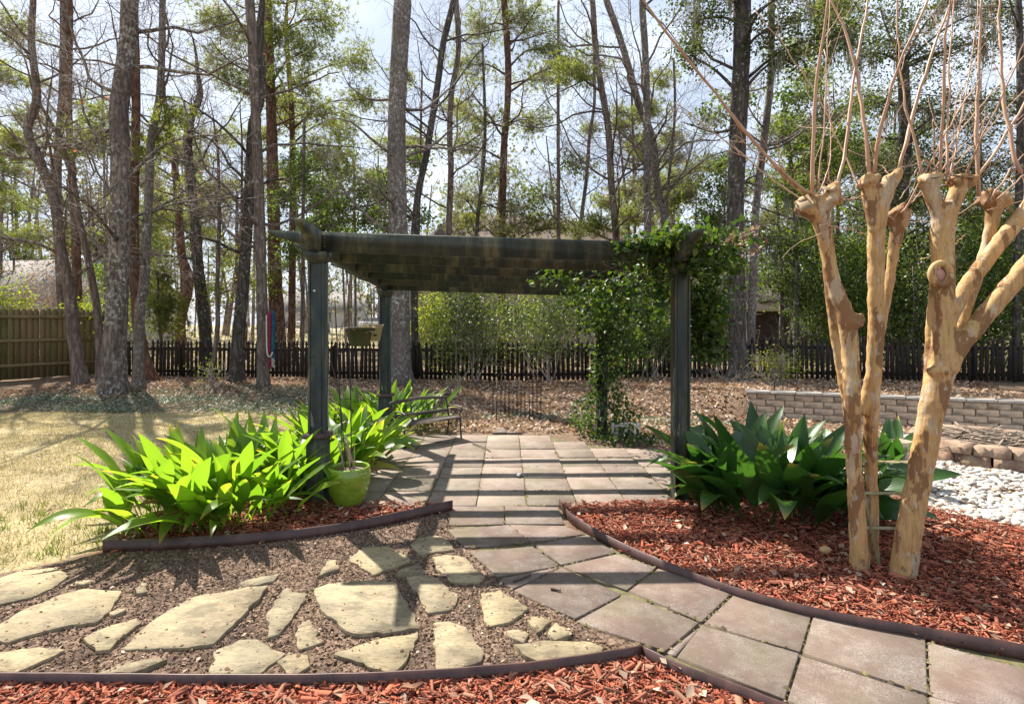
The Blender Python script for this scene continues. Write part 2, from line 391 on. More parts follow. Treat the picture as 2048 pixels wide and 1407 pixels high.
road_m = simple('road_asphalt', (.16, .155, .15), (.24, .235, .23), 3, .9, .1)
rx = np.linspace(-160, 160, 60); ry0, ry1 = 66.0, 74.0
rv = np.array([[x, y + .02 * x, h1(x, y + .02 * x) + .03] for x in rx for y in (ry0, ry1)])
rk = np.arange(59) * 2
setp(obj('road', make_mesh('road', rv, np.stack([rk, rk + 2, rk + 3, rk + 1], -1), True), road_m), 'pale asphalt street beyond the fence', kind='structure')

# --- paving slabs
def slab_mat(name, base, warm, pale):
    m, N, L, b, _ = new_mat(name)
    oi = N.new('ShaderNodeObjectInfo')
    n1 = tex(N, L, 'noise', 2.6, 6, .6, off=1); n2 = tex(N, L, 'noise', 75, 4, .8, off=1); n3 = tex(N, L, 'noise', 3.2, 9, .78, off=1); n5 = tex(N, L, 'noise', 210, 3, .8, off=1); n4 = tex(N, L, 'noise', 1.4, 4, .6, off=1)
    c = ramp(N, L, n1.outputs['Fac'], [(.40, tuple(x * .62 for x in base)), (.50, base), (.60, warm)])
    c = mix(N, L, .6, c, ramp(N, L, oi.outputs['Random'], [(0, tuple(x * .7 for x in base)), (.35, (warm[0], warm[1] * .9, warm[2] * .92)), (.7, base), (1, tuple(x * 1.15 for x in warm))]))
    sal = mix(N, L, 1.0, ramp(N, L, n3.outputs['Fac'], [(.44, 0.0), (.66, .85)]), ramp(N, L, n5.outputs['Fac'], [(.46, .05), (.60, 1.0)]), 'MULTIPLY')
    c = mix(N, L, sal, c, pale)
    c = mix(N, L, ramp(N, L, n4.outputs['Fac'], [(.50, 0.0), (.68, .5)]), c, (.10, .095, .045))
    c = mix(N, L, ramp(N, L, n5.outputs['Fac'], [(.34, .55), (.48, 0.0)]), c, (.05, .038, .032))
    L.new(c, b.inputs['Base Color']); b.inputs['Roughness'].default_value = .85; b.inputs['Specular IOR Level'].default_value = .25
    bump(N, L, n5.outputs['Fac'], b, .5, .006)
    return m
patio_m = slab_mat('patio_concrete', (.165, .13, .105), (.255, .203, .163), (.38, .34, .29))
path_m = slab_mat('path_concrete', (.115, .082, .066), (.18, .135, .107), (.38, .355, .32))
moss_m = simple('mossy_joint_soil', (.06, .052, .03), (.15, .135, .06), 14, .95, .5)
PR = R(0.7); SL = 0.4525; PD = 0.442
def pat(u, v):      # patio grid -> world
    x, y = -0.318 + u * SL, 4.85 + v * PD
    c, s = math.cos(PR), math.sin(PR); yy = y - 4.85
    return np.array([x * c - yy * s, 4.85 + x * s + yy * c])
cells = [(u, v) for v in range(7) for u in range(-4, 5)]
cells = [c for c in cells if not (c[1] >= 6 and c[0] >= 2) and not (c[1] >= 5 and c[0] >= 3) and not (c[1] >= 4 and c[0] <= -4) and not (c[1] == 0 and (c[0] <= -4)) and not (c[1] == 0 and c[0] >= 4)]
bed = [pat(-4, 0), pat(5, 0), pat(5, 5), pat(3, 5.6), pat(2, 7), pat(-4, 7)]
patio = part('patio', prism(bed, -.03, .006), moss_m); setp(patio, 'square concrete slab patio under the pergola', kind='structure')
for (u, v) in cells:
    q = np.array([pat(u, v), pat(u + 1, v), pat(u + 1, v + 1), pat(u, v + 1)]); c = q.mean(0)
    q = c + (q - c) * (1 - .008 / SL) + rng.normal(0, .0025, q.shape)
    V, Fs = prism(q, -.03, .022 + rng.normal(0, .0035), .006)
    V[:, 2] += (V[:, 0] - c[0]) * rng.normal(0, .006) + (V[:, 1] - c[1]) * rng.normal(0, .006)
    o = part('paving_slab', (V - np.array([c[0], c[1], 0]), Fs), patio_m, None); o.location = (c[0], c[1], 0); o.parent = patio
for px0, px1 in ((985, 1012), (1014, 1041)):
    q = np.array([G(px0, 868)[:2], G(px1, 868)[:2], G(px1 - 2, 858)[:2], G(px0 + 1, 858)[:2]]); c = q.mean(0)
    V, Fs = prism(q, -.02, .03, .005); o = part('paving_slab', (V - np.array([c[0], c[1], 0]), Fs), patio_m, None); o.location = (*c, 0); o.parent = patio

def z5(x, y): return (600 + x / 2.926, 1000 + y / 2.926)
def z6(x, y): return (1200 + x / 2.415, 1000 + y / 2.415)
def z4(x, y): return (x / 2.926, 1040 + y / 2.926)
SLABS = [[z5(*p) for p in s] for s in (
    [(893, 50), (1193, 49), (1196, 152), (868, 160)], [(1200, 49), (1508, 54), (1548, 152), (1202, 151)],
    [(868, 188), (1222, 160), (1345, 260), (965, 295)], [(1230, 159), (1552, 165), (1670, 212), (1352, 259)],
    [(1000, 320), (1362, 286), (1517, 402), (1155, 468)], [(1372, 276), (1682, 218), (1850, 322), (1525, 398)],
    [(1163, 482), (1512, 410), (1243, 538)], [(1252, 548), (1530, 411), (1886, 570), (1608, 718)])]
SLABS += [[(1126, 1138), (1231, 1114), z6(270, 338), z6(128, 448)]]
SLABS += [[z6(*p) for p in s] for s in (
    [(142, 450), (280, 345), (640, 460), (490, 604)], [(118, 473), (478, 612), (318, 750), (-113, 602)],
    [(652, 465), (1030, 542), (968, 750), (502, 610)], [(1038, 550), (1572, 690), (1583, 958), (982, 757)],
    [(490, 622), (962, 762), (892, 985), (372, 775)], [(478, 628), (324, 750), (364, 768)],
    [(973, 772), (1578, 970), (1640, 1290), (905, 990)], [(1582, 700), (2060, 835), (2170, 1110), (1595, 962)],
    [(2072, 840), (2600, 960), (2800, 1240), (2182, 1112)], [(1588, 975), (2165, 1122), (2350, 1500), (1652, 1292)])]
pb = [G(*p)[:2] for p in [z5(880, 45), z5(1512, 45), z5(1560, 165), z5(1700, 212), (1312, 1135), (1465, 1185), (1630, 1222), (1850, 1282), (2150, 1340), (2300, 1500), (1700, 1560), (1560, 1412), (1330, 1320), (1150, 1250), (1028, 1190), (920, 1105), (893, 1060)]]
path = part('path', prism(pb, -.03, .007), moss_m); setp(path, 'curving concrete slab path leading up to the patio', kind='structure')
for s in SLABS:
    q = np.array([G(*p)[:2] for p in s]); c = q.mean(0); q = c + (q - c) * .997
    V, Fs = prism(q, -.03, .024 + rng.normal(0, .003), .006); V[:, 2] += (V[:, 0] - c[0]) * rng.normal(0, .005) + (V[:, 1] - c[1]) * rng.normal(0, .005)
    o = part('paving_slab', (V - np.array([c[0], c[1], 0]), Fs), path_m, None); o.location = (*c, 0); o.parent = path

# --- flagstones set in gravel
def stone_mat(name, c1, c2, c3):
    m, N, L, b, _ = new_mat(name)
    oi = N.new('ShaderNodeObjectInfo')
    n1 = tex(N, L, 'noise', 3.0, 8, .68, (1, 2.0, 1), off=1); n2 = tex(N, L, 'noise', 26, 8, .75, (1, 2.6, 1), off=1)
    c = ramp(N, L, n1.outputs['Fac'], [(.38, c3), (.49, c1), (.60, c2)])
    c = mix(N, L, .5, c, ramp(N, L, oi.outputs['Random'], [(0, (.21, .175, .11)), (.25, (.34, .27, .155)), (.5, (.26, .205, .13)), (.75, (.25, .215, .15)), (1, (.34, .265, .165))]))
    n6 = tex(N, L, 'noise', 4.5, 9, .74, (1, 1.6, 1), off=1); c = mix(N, L, ramp(N, L, n6.outputs['Fac'], [(.40, .85), (.50, 0.0)]), c, c3)
    c = mix(N, L, ramp(N, L, n2.outputs['Fac'], [(.36, .7), (.50, 0.0)]), c, (.10, .088, .058))
    L.new(c, b.inputs['Base Color']); b.inputs['Roughness'].default_value = .8; b.inputs['Specular IOR Level'].default_value = .25
    bump(N, L, n2.outputs['Fac'], b, .6, .006); return m
flag_m = stone_mat('flagstone', (.225, .182, .108), (.33, .265, .155), (.12, .098, .062))
FLAGS = [[z4(*p) for p in s] for s in (
    [(-60, 350), (130, 285), (330, 268), (400, 315), (330, 370), (180, 440), (-60, 495)],
    [(-50, 620), (110, 530), (320, 440), (490, 395), (710, 405), (650, 520), (560, 590), (380, 610), (200, 655), (50, 705), (-50, 690)],
    [(490, 680), (640, 610), (800, 565), (830, 590), (690, 690), (640, 750), (560, 755), (510, 710)],
    [(715, 735), (850, 610), (1000, 510), (1150, 440), (1400, 400), (1570, 385), (1530, 440), (1380, 590), (1250, 715), (1150, 725), (880, 740)],
    [(1555, 545), (1640, 420), (1680, 380), (1740, 410), (1800, 415), (1740, 520), (1630, 660), (1560, 680), (1580, 590)],
    [(1230, 895), (1250, 760), (1400, 690), (1510, 685), (1590, 740), (1670, 760), (1510, 893)],
    [(1620, 810), (1700, 770), (1800, 775), (1815, 840), (1740, 885), (1680, 893), (1650, 840)],
    [(-60, 765), (230, 730), (380, 745), (250, 810), (100, 880), (-60, 885)],
    [(580, 890), (700, 840), (850, 810), (980, 805), (880, 850), (780, 888)],
    [(1725, 660), (1770, 590), (1810, 575), (1890, 700), (1750, 745)],
    [(795, 400), (830, 360), (860, 365), (860, 415), (800, 425)],
    [(1400, 360), (1500, 330), (1640, 300), (1600, 350), (1420, 385)],
    [(440, 357), (530, 343), (505, 372), (450, 370)], [(640, 532), (730, 508), (738, 520), (660, 552)])]
FLAGS += [[z5(*p) for p in s] for s in (
    [(85, 510), (170, 480), (400, 460), (560, 470), (620, 580), (690, 720), (693, 743), (540, 765), (310, 775), (240, 735), (215, 700), (140, 650), (105, 590)],
    [(195, 890), (400, 818), (690, 760), (690, 795), (620, 930), (540, 1010), (470, 980), (330, 935)],
    [(780, 710), (870, 700), (990, 735), (1030, 830), (1080, 880), (1060, 930), (960, 960), (900, 1012), (805, 1010), (795, 880)],
    [(285, 335), (370, 265), (510, 260), (600, 310), (655, 345), (540, 385), (420, 430), (370, 390)],
    [(645, 250), (690, 215), (790, 200), (830, 205), (890, 250), (900, 280), (800, 290), (700, 315)],
    [(775, 320), (860, 308), (970, 325), (1020, 390), (1080, 440), (1040, 470), (940, 475), (890, 465), (840, 420), (800, 390)],
    [(620, 445), (720, 435), (800, 450), (870, 500), (925, 550), (900, 610), (840, 635), (750, 650), (700, 560)],
    [(1060, 540), (1170, 520), (1260, 570), (1340, 625), (1250, 690), (1160, 715), (1095, 730), (1075, 670), (1065, 600)],
    [(1320, 680), (1400, 670), (1470, 700), (1390, 770)], [(1450, 775), (1500, 710), (1590, 755), (1590, 785), (1490, 815)],
    [(1195, 760), (1250, 745), (1340, 770), (1310, 825), (1230, 790)],
    [(1250, 840), (1430, 815), (1700, 820), (1775, 850), (1740, 900), (1450, 958), (1330, 910)],
    [(555, 430), (600, 390), (690, 370), (730, 400), (720, 430), (600, 440)], [(105, 440), (165, 350), (215, 345), (225, 400)])]
fp = part('flagstone_path', prism([g[:2] for g in GRAVEL], -.03, .0125), ground.data.materials[0])
setp(fp, 'path of irregular tan flagstones set in dark gravel', kind='structure')
fz = fp.data.color_attributes.new('zone', 'FLOAT_COLOR', 'POINT'); fz.data.foreach_set('color', np.tile(np.array([0, 1, 0, 1], np.float32), len(fp.data.vertices)))
for s in FLAGS:
    q = np.array([G(*p, .035)[:2] for p in s])
    n = len(q); qq = []
    for a in range(n):
        A, B = q[a], q[(a + 1) % n]; seg = np.linalg.norm(B - A); m_ = max(1, int(seg / .035)); nn = np.array([-(B - A)[1], (B - A)[0]]) / (seg + 1e-9)
        for t in range(m_): qq.append(A + (B - A) * t / m_ + nn * rng.normal(0, .006) * (t > 0))
    q = np.array(qq); c = q.mean(0)
    V, Fs = prism(q, -.02, .030 + rng.normal(0, .003), .002); kq = len(q); V[kq:2 * kq, 2] -= rng.uniform(0, .003, kq); V[:, 2] += (V[:, 0] - c[0]) * rng.normal(0, .012) + (V[:, 1] - c[1]) * rng.normal(0, .012)
    o = part('flagstone', (V - np.array([c[0], c[1], 0]), Fs), flag_m, None); o.location = (*c, 0); o.parent = fp

# --- steel edging
edge_m = simple('brown_steel_edging', (.035, .014, .012), (.085, .038, .03), 9, .45, .15, (1, 1, .3), .5)
def ribbon(line, z0, z1, th, wob=.006):
    p = resample(np.array([g[:2] for g in line]), max(24, len(line) * 8)); p += rng.normal(0, .0015, p.shape)
    t = np.gradient(p, axis=0); t /= np.linalg.norm(t, axis=1, keepdims=True); n = np.stack([-t[:, 1], t[:, 0]], -1) * th / 2
    k = len(p); zt = z1 + wob * np.sin(np.linspace(0, 9, k)) 
    V = np.concatenate([np.column_stack([p + n, np.full(k, z0)]), np.column_stack([p + n, zt]), np.column_stack([p - n, zt]), np.column_stack([p - n, np.full(k, z0)])])
    a = np.arange(k - 1); Q = np.vstack([np.stack([a + r * k, a + 1 + r * k, a + 1 + ((r + 1) % 4) * k, a + ((r + 1) % 4) * k], -1) for r in range(4)])
    return V, [np.vstack([Q, [[0, k, 2 * k, 3 * k], [k - 1, 4 * k - 1, 3 * k - 1, 2 * k - 1]]])]
def corner_ribbon(line, *a):
    "keep the sharp corner of the front strip"
    return ribbon(line, *a)
single('bed_edging', ribbon([G(*p) for p in EDGE_R], -.04, .078, .005), edge_m, 'brown steel edging curving along the path beside the crape myrtles', 'edging')
single('bed_edging', ribbon([G(*p) for p in EDGE_L], -.04, .095, .005), edge_m, 'brown steel edging in front of the broad-leaved plants and green pot', 'edging')
ef = [G(*p, .06) for p in EDGE_F]
e1 = ribbon(ef[:6], -.04, .078, .009, .002); e2 = ribbon(ef[5:], -.04, .078, .009, .002)
fe = thing('bed_edging', 'brown steel edging with a sharp bend between flagstones and foreground mulch', 'edging', (0, 2.55, 0))
part('edging_strip', e1, edge_m, fe); part('edging_strip', e2, edge_m, fe)

# --- mulch, gravel, pebbles, litter (uncountable)
mulch_m = leaf_mat('red_wood_mulch', [(.045, .016, .012), (.19, .052, .032), (.42, .12, .065), (.10, .03, .02), (.35, .14, .09), (.26, .075, .045), (.30, .18, .12), (.13, .035, .023), (.37, .105, .06), (.33, .16, .10), (.17, .05, .033)], 0, rough=.9, spec=.1)
CHIP = np.array([[-.5, -.5, 0], [.5, -.5, 0], [.42, .5, 0], [-.4, .46, 0], [-.42, -.4, 1], [.44, -.46, .8], [.36, .4, 1], [-.36, .4, .7]])
CHIPF = np.array([[4, 5, 6, 7], [1, 2, 6, 5], [3, 0, 4, 7]])
def chips(name, poly, n, label, zt=.05, s0=1.0):
    c = scatter(poly, n); lay = rng.uniform(0, 1, n)
    z = H(c[:, 0], c[:, 1]) + lay ** 1.5 * zt
    ln = rng.gamma(2.4, .0110, n) * s0 + .009
    V, Fs = stamp(np.column_stack([c, z]), CHIP, CHIPF, rotmats(n, .42), np.stack([ln * rng.uniform(.08, .26, n) + .002, ln, ln * rng.uniform(.04, .13, n) + .0015], -1))
    o = part(name, (V, Fs), mulch_m); setp(o, label, kind='stuff'); return o
chips('wood_mulch', MULCH_R, 40000, 'red wood chip mulch around the crape myrtles')
chips('wood_mulch', MULCH_L, 9000, 'red wood chip mulch beside the green pot', .045)
mf = [G(*p, .06) for p in (EDGE_F[1:9] + [(1650, 1460), (-120, 1460), (-120, 1353)])]
chips('wood_mulch', mf, 24000, 'red wood chip mulch along the front edging', .04)
ICO = None
def ico():
    t = (1 + 5 ** .5) / 2
    v = np.array([[-1, t, 0], [1, t, 0], [-1, -t, 0], [1, -t, 0], [0, -1, t], [0, 1, t], [0, -1, -t], [0, 1, -t], [t, 0, -1], [t, 0, 1], [-t, 0, -1], [-t, 0, 1]], float); v /= np.linalg.norm(v[0])
    f = np.array([[0, 11, 5], [0, 5, 1], [0, 1, 7], [0, 7, 10], [0, 10, 11], [1, 5, 9], [5, 11, 4], [11, 10, 2], [10, 7, 6], [7, 1, 8], [3, 9, 4], [3, 4, 2], [3, 2, 6], [3, 6, 8], [3, 8, 9], [4, 9, 5], [2, 4, 11], [6, 2, 10], [8, 6, 7], [9, 8, 1]])
    return v, f
def ico2():
    v, f = ico(); v = list(map(tuple, v)); mid = {}; nf = []
    def m(a, b):
        k = (min(a, b), max(a, b))
        if k not in mid:
            p = np.array(v[a]) + np.array(v[b]); v.append(tuple(p / np.linalg.norm(p))); mid[k] = len(v) - 1
        return mid[k]
    for a, b, c in f:
        x, y, z = m(a, b), m(b, c), m(c, a); nf += [[a, x, z], [b, y, x], [c, z, y], [x, y, z]]
    return np.array(v), np.array(nf)
IV, IF = ico(); IV2, IF2 = ico2()
peb_m = leaf_mat('white_river_pebbles', [(.42, .39, .33), (.52, .49, .45), (.33, .32, .31), (.48, .40, .29), (.56, .54, .51), (.36, .26, .19), (.44, .44, .44), (.26, .24, .22)], 0, rough=.55, spec=.3)
c = scatter(PEBBLE, 9500); n = len(c); s = rng.gamma(6, .0034, n) + .008
near = c[:, 1] < 4.7
def pebs(sel, bv, bf):
    cc, ss = c[sel], s[sel]; m_ = len(cc)
    return stamp(np.column_stack([cc, H(cc[:, 0], cc[:, 1]) + rng.uniform(0, .018, m_)]), bv, bf, rotmats(m_, .35), np.stack([ss * rng.uniform(.7, 1.0, m_), ss * rng.uniform(1, 1.5, m_), ss * rng.uniform(.45, .7, m_)], -1))
o = part('pebble_bed', join(pebs(near, IV2, IF2), pebs(~near, IV, IF)), peb_m, smooth=True); setp(o, 'white river pebbles around the fire pit', kind='stuff')
grit_m = leaf_mat('dark_gravel', [(.07, .045, .03), (.16, .105, .07), (.25, .17, .12), (.10, .062, .042), (.36, .28, .21), (.19, .12, .08)], 0, rough=.9, spec=.15)
gp = [G(*p) for p in ((-30, 1165), (205, 1112), (520, 1092), (895, 1028), (912, 1085), (1015, 1172), (1150, 1250), (1285, 1325), (1050, 1365), (700, 1386), (-30, 1386))]
c = scatter(gp, 24000); n = len(c); s = rng.gamma(3, .0012, n) + .0022
o = part('gravel', stamp(np.column_stack([c, np.full(n, .0135)]), IV[[0, 1, 5, 11, 4, 9]] if False else np.array([[1, 0, 0], [-1, 0, 0], [0, 1, 0], [0, -1, 0], [0, 0, 1], [0, 0, -1]]), np.array([[0, 2, 4], [2, 1, 4], [1, 3, 4], [3, 0, 4]]), rotmats(n), np.stack([s * 1.3, s, s * .8], -1)), grit_m); setp(o, 'dark pinkish gravel between the flagstones', kind='stuff')
# lawn blades
grass_m = leaf_mat('dry_grass', [(.42, .34, .19), (.54, .45, .27), (.36, .29, .15), (.25, .23, .09), (.60, .52, .34)], .3, (1.1, 1.1, .8), rough=.8, spec=.1)
c = scatter([p for p in LAWN], 90000); c = c[(c[:, 0] > -10.5) & (c[:, 0] / c[:, 1] > -1.0)]; pn = np.sin(c[:, 0] * 3.1 + 2 * np.sin(c[:, 1] * 2.3)) * np.sin(c[:, 1] * 3.7 + 1.5 * np.sin(c[:, 0] * 1.9)); c = c[pn + rng.normal(0, .35, len(c)) > -.35]; n = len(c)
V, Fs = stamp(np.column_stack([c, H(c[:, 0], c[:, 1])]), np.array([[-.06, 0, 0], [.06, 0, 0], [.1, .5, .8]]), np.array([[0, 1, 2]]), rotmats(n, .5), np.stack([rng.uniform(.03, .06, n)] * 3, -1))
o = part('lawn_grass', (V, Fs), grass_m); setp(o, 'short dry tan lawn grass', kind='stuff')
cover_m = leaf_mat('grey_green_ground_cover', [(.10, .13, .085), (.17, .20, .15), (.24, .27, .22), (.09, .13, .05), (.16, .19, .08)], .2, (1.1, 1.2, .7), rough=.5, spec=.5)
c = scatter(COVER, 26000); c = c[c[:, 0] / c[:, 1] > -1.0]
nz = np.sin(c[:, 0] * 2.3 + 1.7 * np.sin(c[:, 1] * 3.1)) + rng.normal(0, .8, len(c)); c = c[nz > -.5]; n = len(c)
cov = leaves(np.column_stack([c, H(c[:, 0], c[:, 1]) + rng.uniform(0, .05, n)]), .06, .9, wide=.8)
c2 = scatter([G(*p) for p in ((930, 840), (1010, 826), (1180, 828), (1330, 838), (1500, 850), (1340, 862), (1180, 846), (1020, 838))], 2600)
cov2 = leaves(np.column_stack([c2, H(c2[:, 0], c2[:, 1]) + rng.uniform(0, .05, len(c2))]), .05, .9)
o = part('ground_cover', join(cov, cov2), cover_m); setp(o, 'low grey-green ground cover edging the lawn', kind='stuff')
dead_m = leaf_mat('fallen_leaves', [(.22, .13, .08), (.36, .25, .17), (.13, .08, .055), (.46, .35, .26), (.28, .15, .09), (.54, .45, .35), (.40, .29, .20)], .2, (1.2, 1.0, .7), rough=.7, spec=.2)
def litter(poly, n, size, tilt=.6, zo=.012):
    c = scatter(poly, n); return leaves(np.column_stack([c, H(c[:, 0], c[:, 1]) + rng.uniform(.2, 1, n) * zo + .006]), size, tilt)
back = [(-12, 11.8), (-5, 12), (-2.4, 9.5), (-.9, 8.2), (1.5, 8.1), (2.3, 6.7), (4, 7.4), (4.1, 10), (9, 8.4), (12, 14), (-4, 16), (-12, 17)]
lv = [litter(back, 36000, .085, .9, .03), litter([(2.3, 6.7), (3.0, 5.6), (4.7, 6.0), (5.0, 9.2), (4.1, 9.7), (2.0, 8.3)], 5200, .07, .9, .03), litter([(4.9, 8.2), (8.4, 7.4), (8.4, 8.0), (4.6, 9.4)], 900, .06, .9, .02), litter(MULCH_R, 420, .055, .5, .06), litter(MULCH_L, 260, .06, .6, .05), litter(mf, 110, .06, .6, .06), litter(gp, 150, .03, .5, .03),
      litter(LAWN, 900, .05), litter([pat(-4, 0), pat(4, 0), pat(4, 7), pat(-4, 7)], 60, .04, .2, .02) if False else litter(PEBBLE, 160, .05, .4, .04)]
o = part('fallen_leaves', join(*lv), dead_m); setp(o, 'scattered brown fallen leaves over beds and soil', kind='stuff')

# moss and grit caught in the slab joints, weeds in the lawn
jp = []
for par in (patio, path):
    for o in par.children:
        v = np.array([q.co for q in o.data.vertices]); kk = len(v) // 3; t = v[kk:2 * kk]; base_ = np.array(o.location)
        for a_ in range(kk):
            L_ = np.linalg.norm(t[(a_ + 1) % kk] - t[a_]); n_ = int(L_ * 46); u_ = rng.uniform(0, 1, (n_, 1))
            if n_: jp.append(base_ + t[a_] * (1 - u_) + t[(a_ + 1) % kk] * u_)
jp = np.vstack(jp); jp = jp[rng.uniform(0, 1, len(jp)) < .30 + .55 * (np.sin(jp[:, 0] * 4.1) * np.sin(jp[:, 1] * 5.3) > 0)]; n = len(jp); jp[:, :2] += rng.normal(0, .006, (n, 2)); jp[:, 2] = .019
OCT = np.array([[1, 0, 0], [-1, 0, 0], [0, 1, 0], [0, -1, 0], [0, 0, 1]]); OCTF = np.array([[0, 2, 4], [2, 1, 4], [1, 3, 4], [3, 0, 4]])
sz = rng.gamma(1.6, .0022, n) + .002
o = part('joint_moss', stamp(jp, OCT, OCTF, rotmats(n, .3), np.stack([sz * 1.4, sz * 1.4, sz * 1.1], -1)), leaf_mat('moss_and_sand', [(.08, .08, .025), (.15, .12, .075), (.06, .05, .032), (.12, .115, .035), (.20, .16, .11)], 0, rough=.95, spec=.1)); setp(o, 'moss and grit caught in the joints between slabs', kind='stuff')
wc = scatter([G(*p) for p in ((-30, 1010), (120, 1000), (230, 1060), (200, 1100), (-30, 1150))], 36); wc2 = scatter(LAWN, 40); wc = np.vstack([wc, wc2[wc2[:, 0] / wc2[:, 1] > -1]])
wp = np.repeat(wc, 16, 0) + rng.normal(0, .035, (len(wc) * 16, 2)); V, Fs = stamp(np.column_stack([wp, H(wp[:, 0], wp[:, 1])]), np.array([[-.05, 0, 0], [.05, 0, 0], [.06, .35, .9]]), np.array([[0, 1, 2]]), rotmats(len(wp), .5), np.stack([rng.uniform(.04, .09, len(wp))] * 3, -1))
o = part('lawn_weeds', (V, Fs), leaf_mat('green_weeds', [(.09, .13, .03), (.16, .20, .04), (.12, .15, .05)], .3, rough=.6, spec=.2)); setp(o, 'sparse green tufts in the dry lawn', kind='stuff')

fg = []
for o in fp.children:
    v = np.array([q.co for q in o.data.vertices]) + np.array(o.location); kk = len(v) // 3; t = v[2 * kk:]
    k_ = max(4, int(kk * .7)); i_ = rng.integers(kk, size=k_); c0 = t.mean(0); u_ = (rng.uniform(0, 1, (k_, 1)) ** 2.2) * .55 + .03; fg.append(t[i_] * (1 - u_) + c0 * u_)
fg = np.vstack(fg); sz = rng.gamma(2, .0016, len(fg)) + .002
o = part('spilled_grit', stamp(fg + np.array([0, 0, .001]), OCT, OCTF, rotmats(len(fg), .4), np.stack([sz * 1.5, sz, sz], -1)), grit_m); setp(o, 'bits of gravel spilled onto the flagstones', kind='stuff')
# ------------------------------------------------------------------ retaining wall, fire pit, block stack
blk_m = simple('tan_wall_block', (.40, .29, .20), (.57, .43, .305), 14, .9, .5, off=1)
cap_m = simple('pale_wall_cap', (.36, .31, .26), (.46, .41, .35), 14, .9, .4, off=1)
wall = thing('retaining_wall', 'low retaining wall of tan concrete blocks with pale caps below the terrace', 'wall', (WA[0], WA[1], 0))
wlen = np.linalg.norm(WB - WA); wang = math.atan2(wdir[1], wdir[0])
BW, BH = .30, .108
bm = make_mesh('block', *bevel_box(BW - .008, .2, BH - .006, .008, BH / 2)); bm.materials.append(blk_m)
bmh = make_mesh('block', *bevel_box(BW / 2 - .008, .2, BH - .006, .008, BH / 2)); bmh.materials.append(blk_m)
cm = make_mesh('cap', *bevel_box(.40 - .006, .27, .05, .008, .025)); cm.materials.append(cap_m)
for row in range(4):
    s = 0.0; first = True
    while s < wlen:
        half = first and row % 2
        w = BW / 2 if half else BW; first = False
        p = WA + wdir * (s + w / 2) + wnrm * (.10 + .004 * row + rng.normal(0, .003))
        o = obj('block', bmh if half else bm, None, wall, (p[0] - WA[0], p[1] - WA[1], row * BH - .015)); o.rotation_euler.z = wang + rng.normal(0, .01); s += w
for k in range(int(wlen / .4) + 1):
    p = WA + wdir * (k * .4 + .17) + wnrm * .115
    o = obj('cap', cm, None, wall, (p[0] - WA[0], p[1] - WA[1], 4 * BH - .012)); o.rotation_euler.z = wang + rng.normal(0, .008)
for row in range(4):        # the return at the wall's left end
    for k in range(2):
        p = WA + wdir * .10 + wnrm * (.36 + k * BW + (.07 if row % 2 else 0))
        o = obj('block', bm, None, wall, (p[0] - WA[0], p[1] - WA[1], row * BH - .012)); o.rotation_euler.z = wang + math.pi / 2
pit_m = simple('weathered_red_tan_block', (.17, .10, .075), (.33, .245, .17), 7, .95, .8, off=1, bdist=.02)
PC = np.array([5.95, 6.72]); PRAD = .86
pit = thing('fire_pit', 'round fire pit of stacked weathered red-tan blocks on white pebbles', 'fire pit', (PC[0], PC[1], 0))
def arc_block(a0, a1, r0, r1, z0, z1):
    a = np.linspace(a0, a1, 5); V = []
    for z in (z0, z1):
        for r in (r0, r1): V += [(r * math.cos(t) + rng.normal(0, .004), r * math.sin(t) + rng.normal(0, .004), z + rng.normal(0, .002)) for t in a]
    q = []
    for i_ in range(4): q += [[10 + i_, 11 + i_, 16 + i_, 15 + i_][::-1], [5 + i_, 6 + i_, 16 + i_, 15 + i_], [i_, i_ + 1, 11 + i_, 10 + i_][::-1]]
    q += [[0, 5, 15, 10], [4, 14, 19, 9]]
    return np.array(V), np.array(q)
nb = 15
for row in range(3):
    for k in range(nb):
        a0 = (k + .5 * (row % 2)) * 2 * math.pi / nb; V, Fs = arc_block(a0 + .012, a0 + 2 * math.pi / nb - .012, PRAD - .24 - .01 * row, PRAD - .012 * row + rng.normal(0, .006), row * .115 - .09, row * .115 + .02)
        o = obj('block', make_mesh('block', V, Fs), pit_m, pit)
soil_m = simple('ash_soil', (.06, .05, .04), (.16, .13, .10), 20, .95, .6)
part('ash_bed', prism([(PC[0] + (PRAD - .23) * math.cos(t), PC[1] + (PRAD - .23) * math.sin(t)) for t in np.linspace(0, 6.283, 24, endpoint=False)], 0, .17), soil_m, pit)
stick_m = leaf_mat('dry_sticks', [(.20, .15, .11), (.34, .27, .20), (.12, .09, .07), (.44, .36, .28)], 0, rough=.85)
sp_, sr_ = [], []
for k in range(150):
    c = rng.normal(0, .26, 2); a = rng.normal(.1, .6) if k % 3 else rng.uniform(0, 6.28); l = rng.uniform(.2, .6); z = .2 + rng.uniform(0, .13) * (1 - min(1, np.linalg.norm(c) / .7)); e = rng.normal(0, .12)
    d = np.array([math.cos(a), math.sin(a), e]); m_ = np.array([*c, z]); bend = rng.normal(0, .02, (4, 3))
    sp_.append(m_ + d * np.linspace(-l, l, 4)[:, None] * .8 + bend); sr_.append(np.full(4, rng.uniform(.003, .012)))
V, Fs = tubes(np.array(sp_), np.array(sr_), 5); V[:, 2] = np.maximum(V[:, 2], .175)
o = part('brush_pile', (V + np.array([PC[0], PC[1], 0]), Fs), stick_m); setp(o, 'heap of dry sticks and twigs piled in the fire pit', kind='stuff')
stk = thing('block_stack', 'short stack of tan blocks behind the wooden trellis and leaves', 'blocks', (*G(1798, 968)[:2], 0))
for row in range(5):
    o = obj('block', make_mesh('block', *bevel_box(.22, .20, .088, .01, .046)), blk_m, stk, (rng.normal(0, .012) + .02 * (row % 2), 0, row * .09)); o.rotation_euler.z = rng.normal(.1, .08)

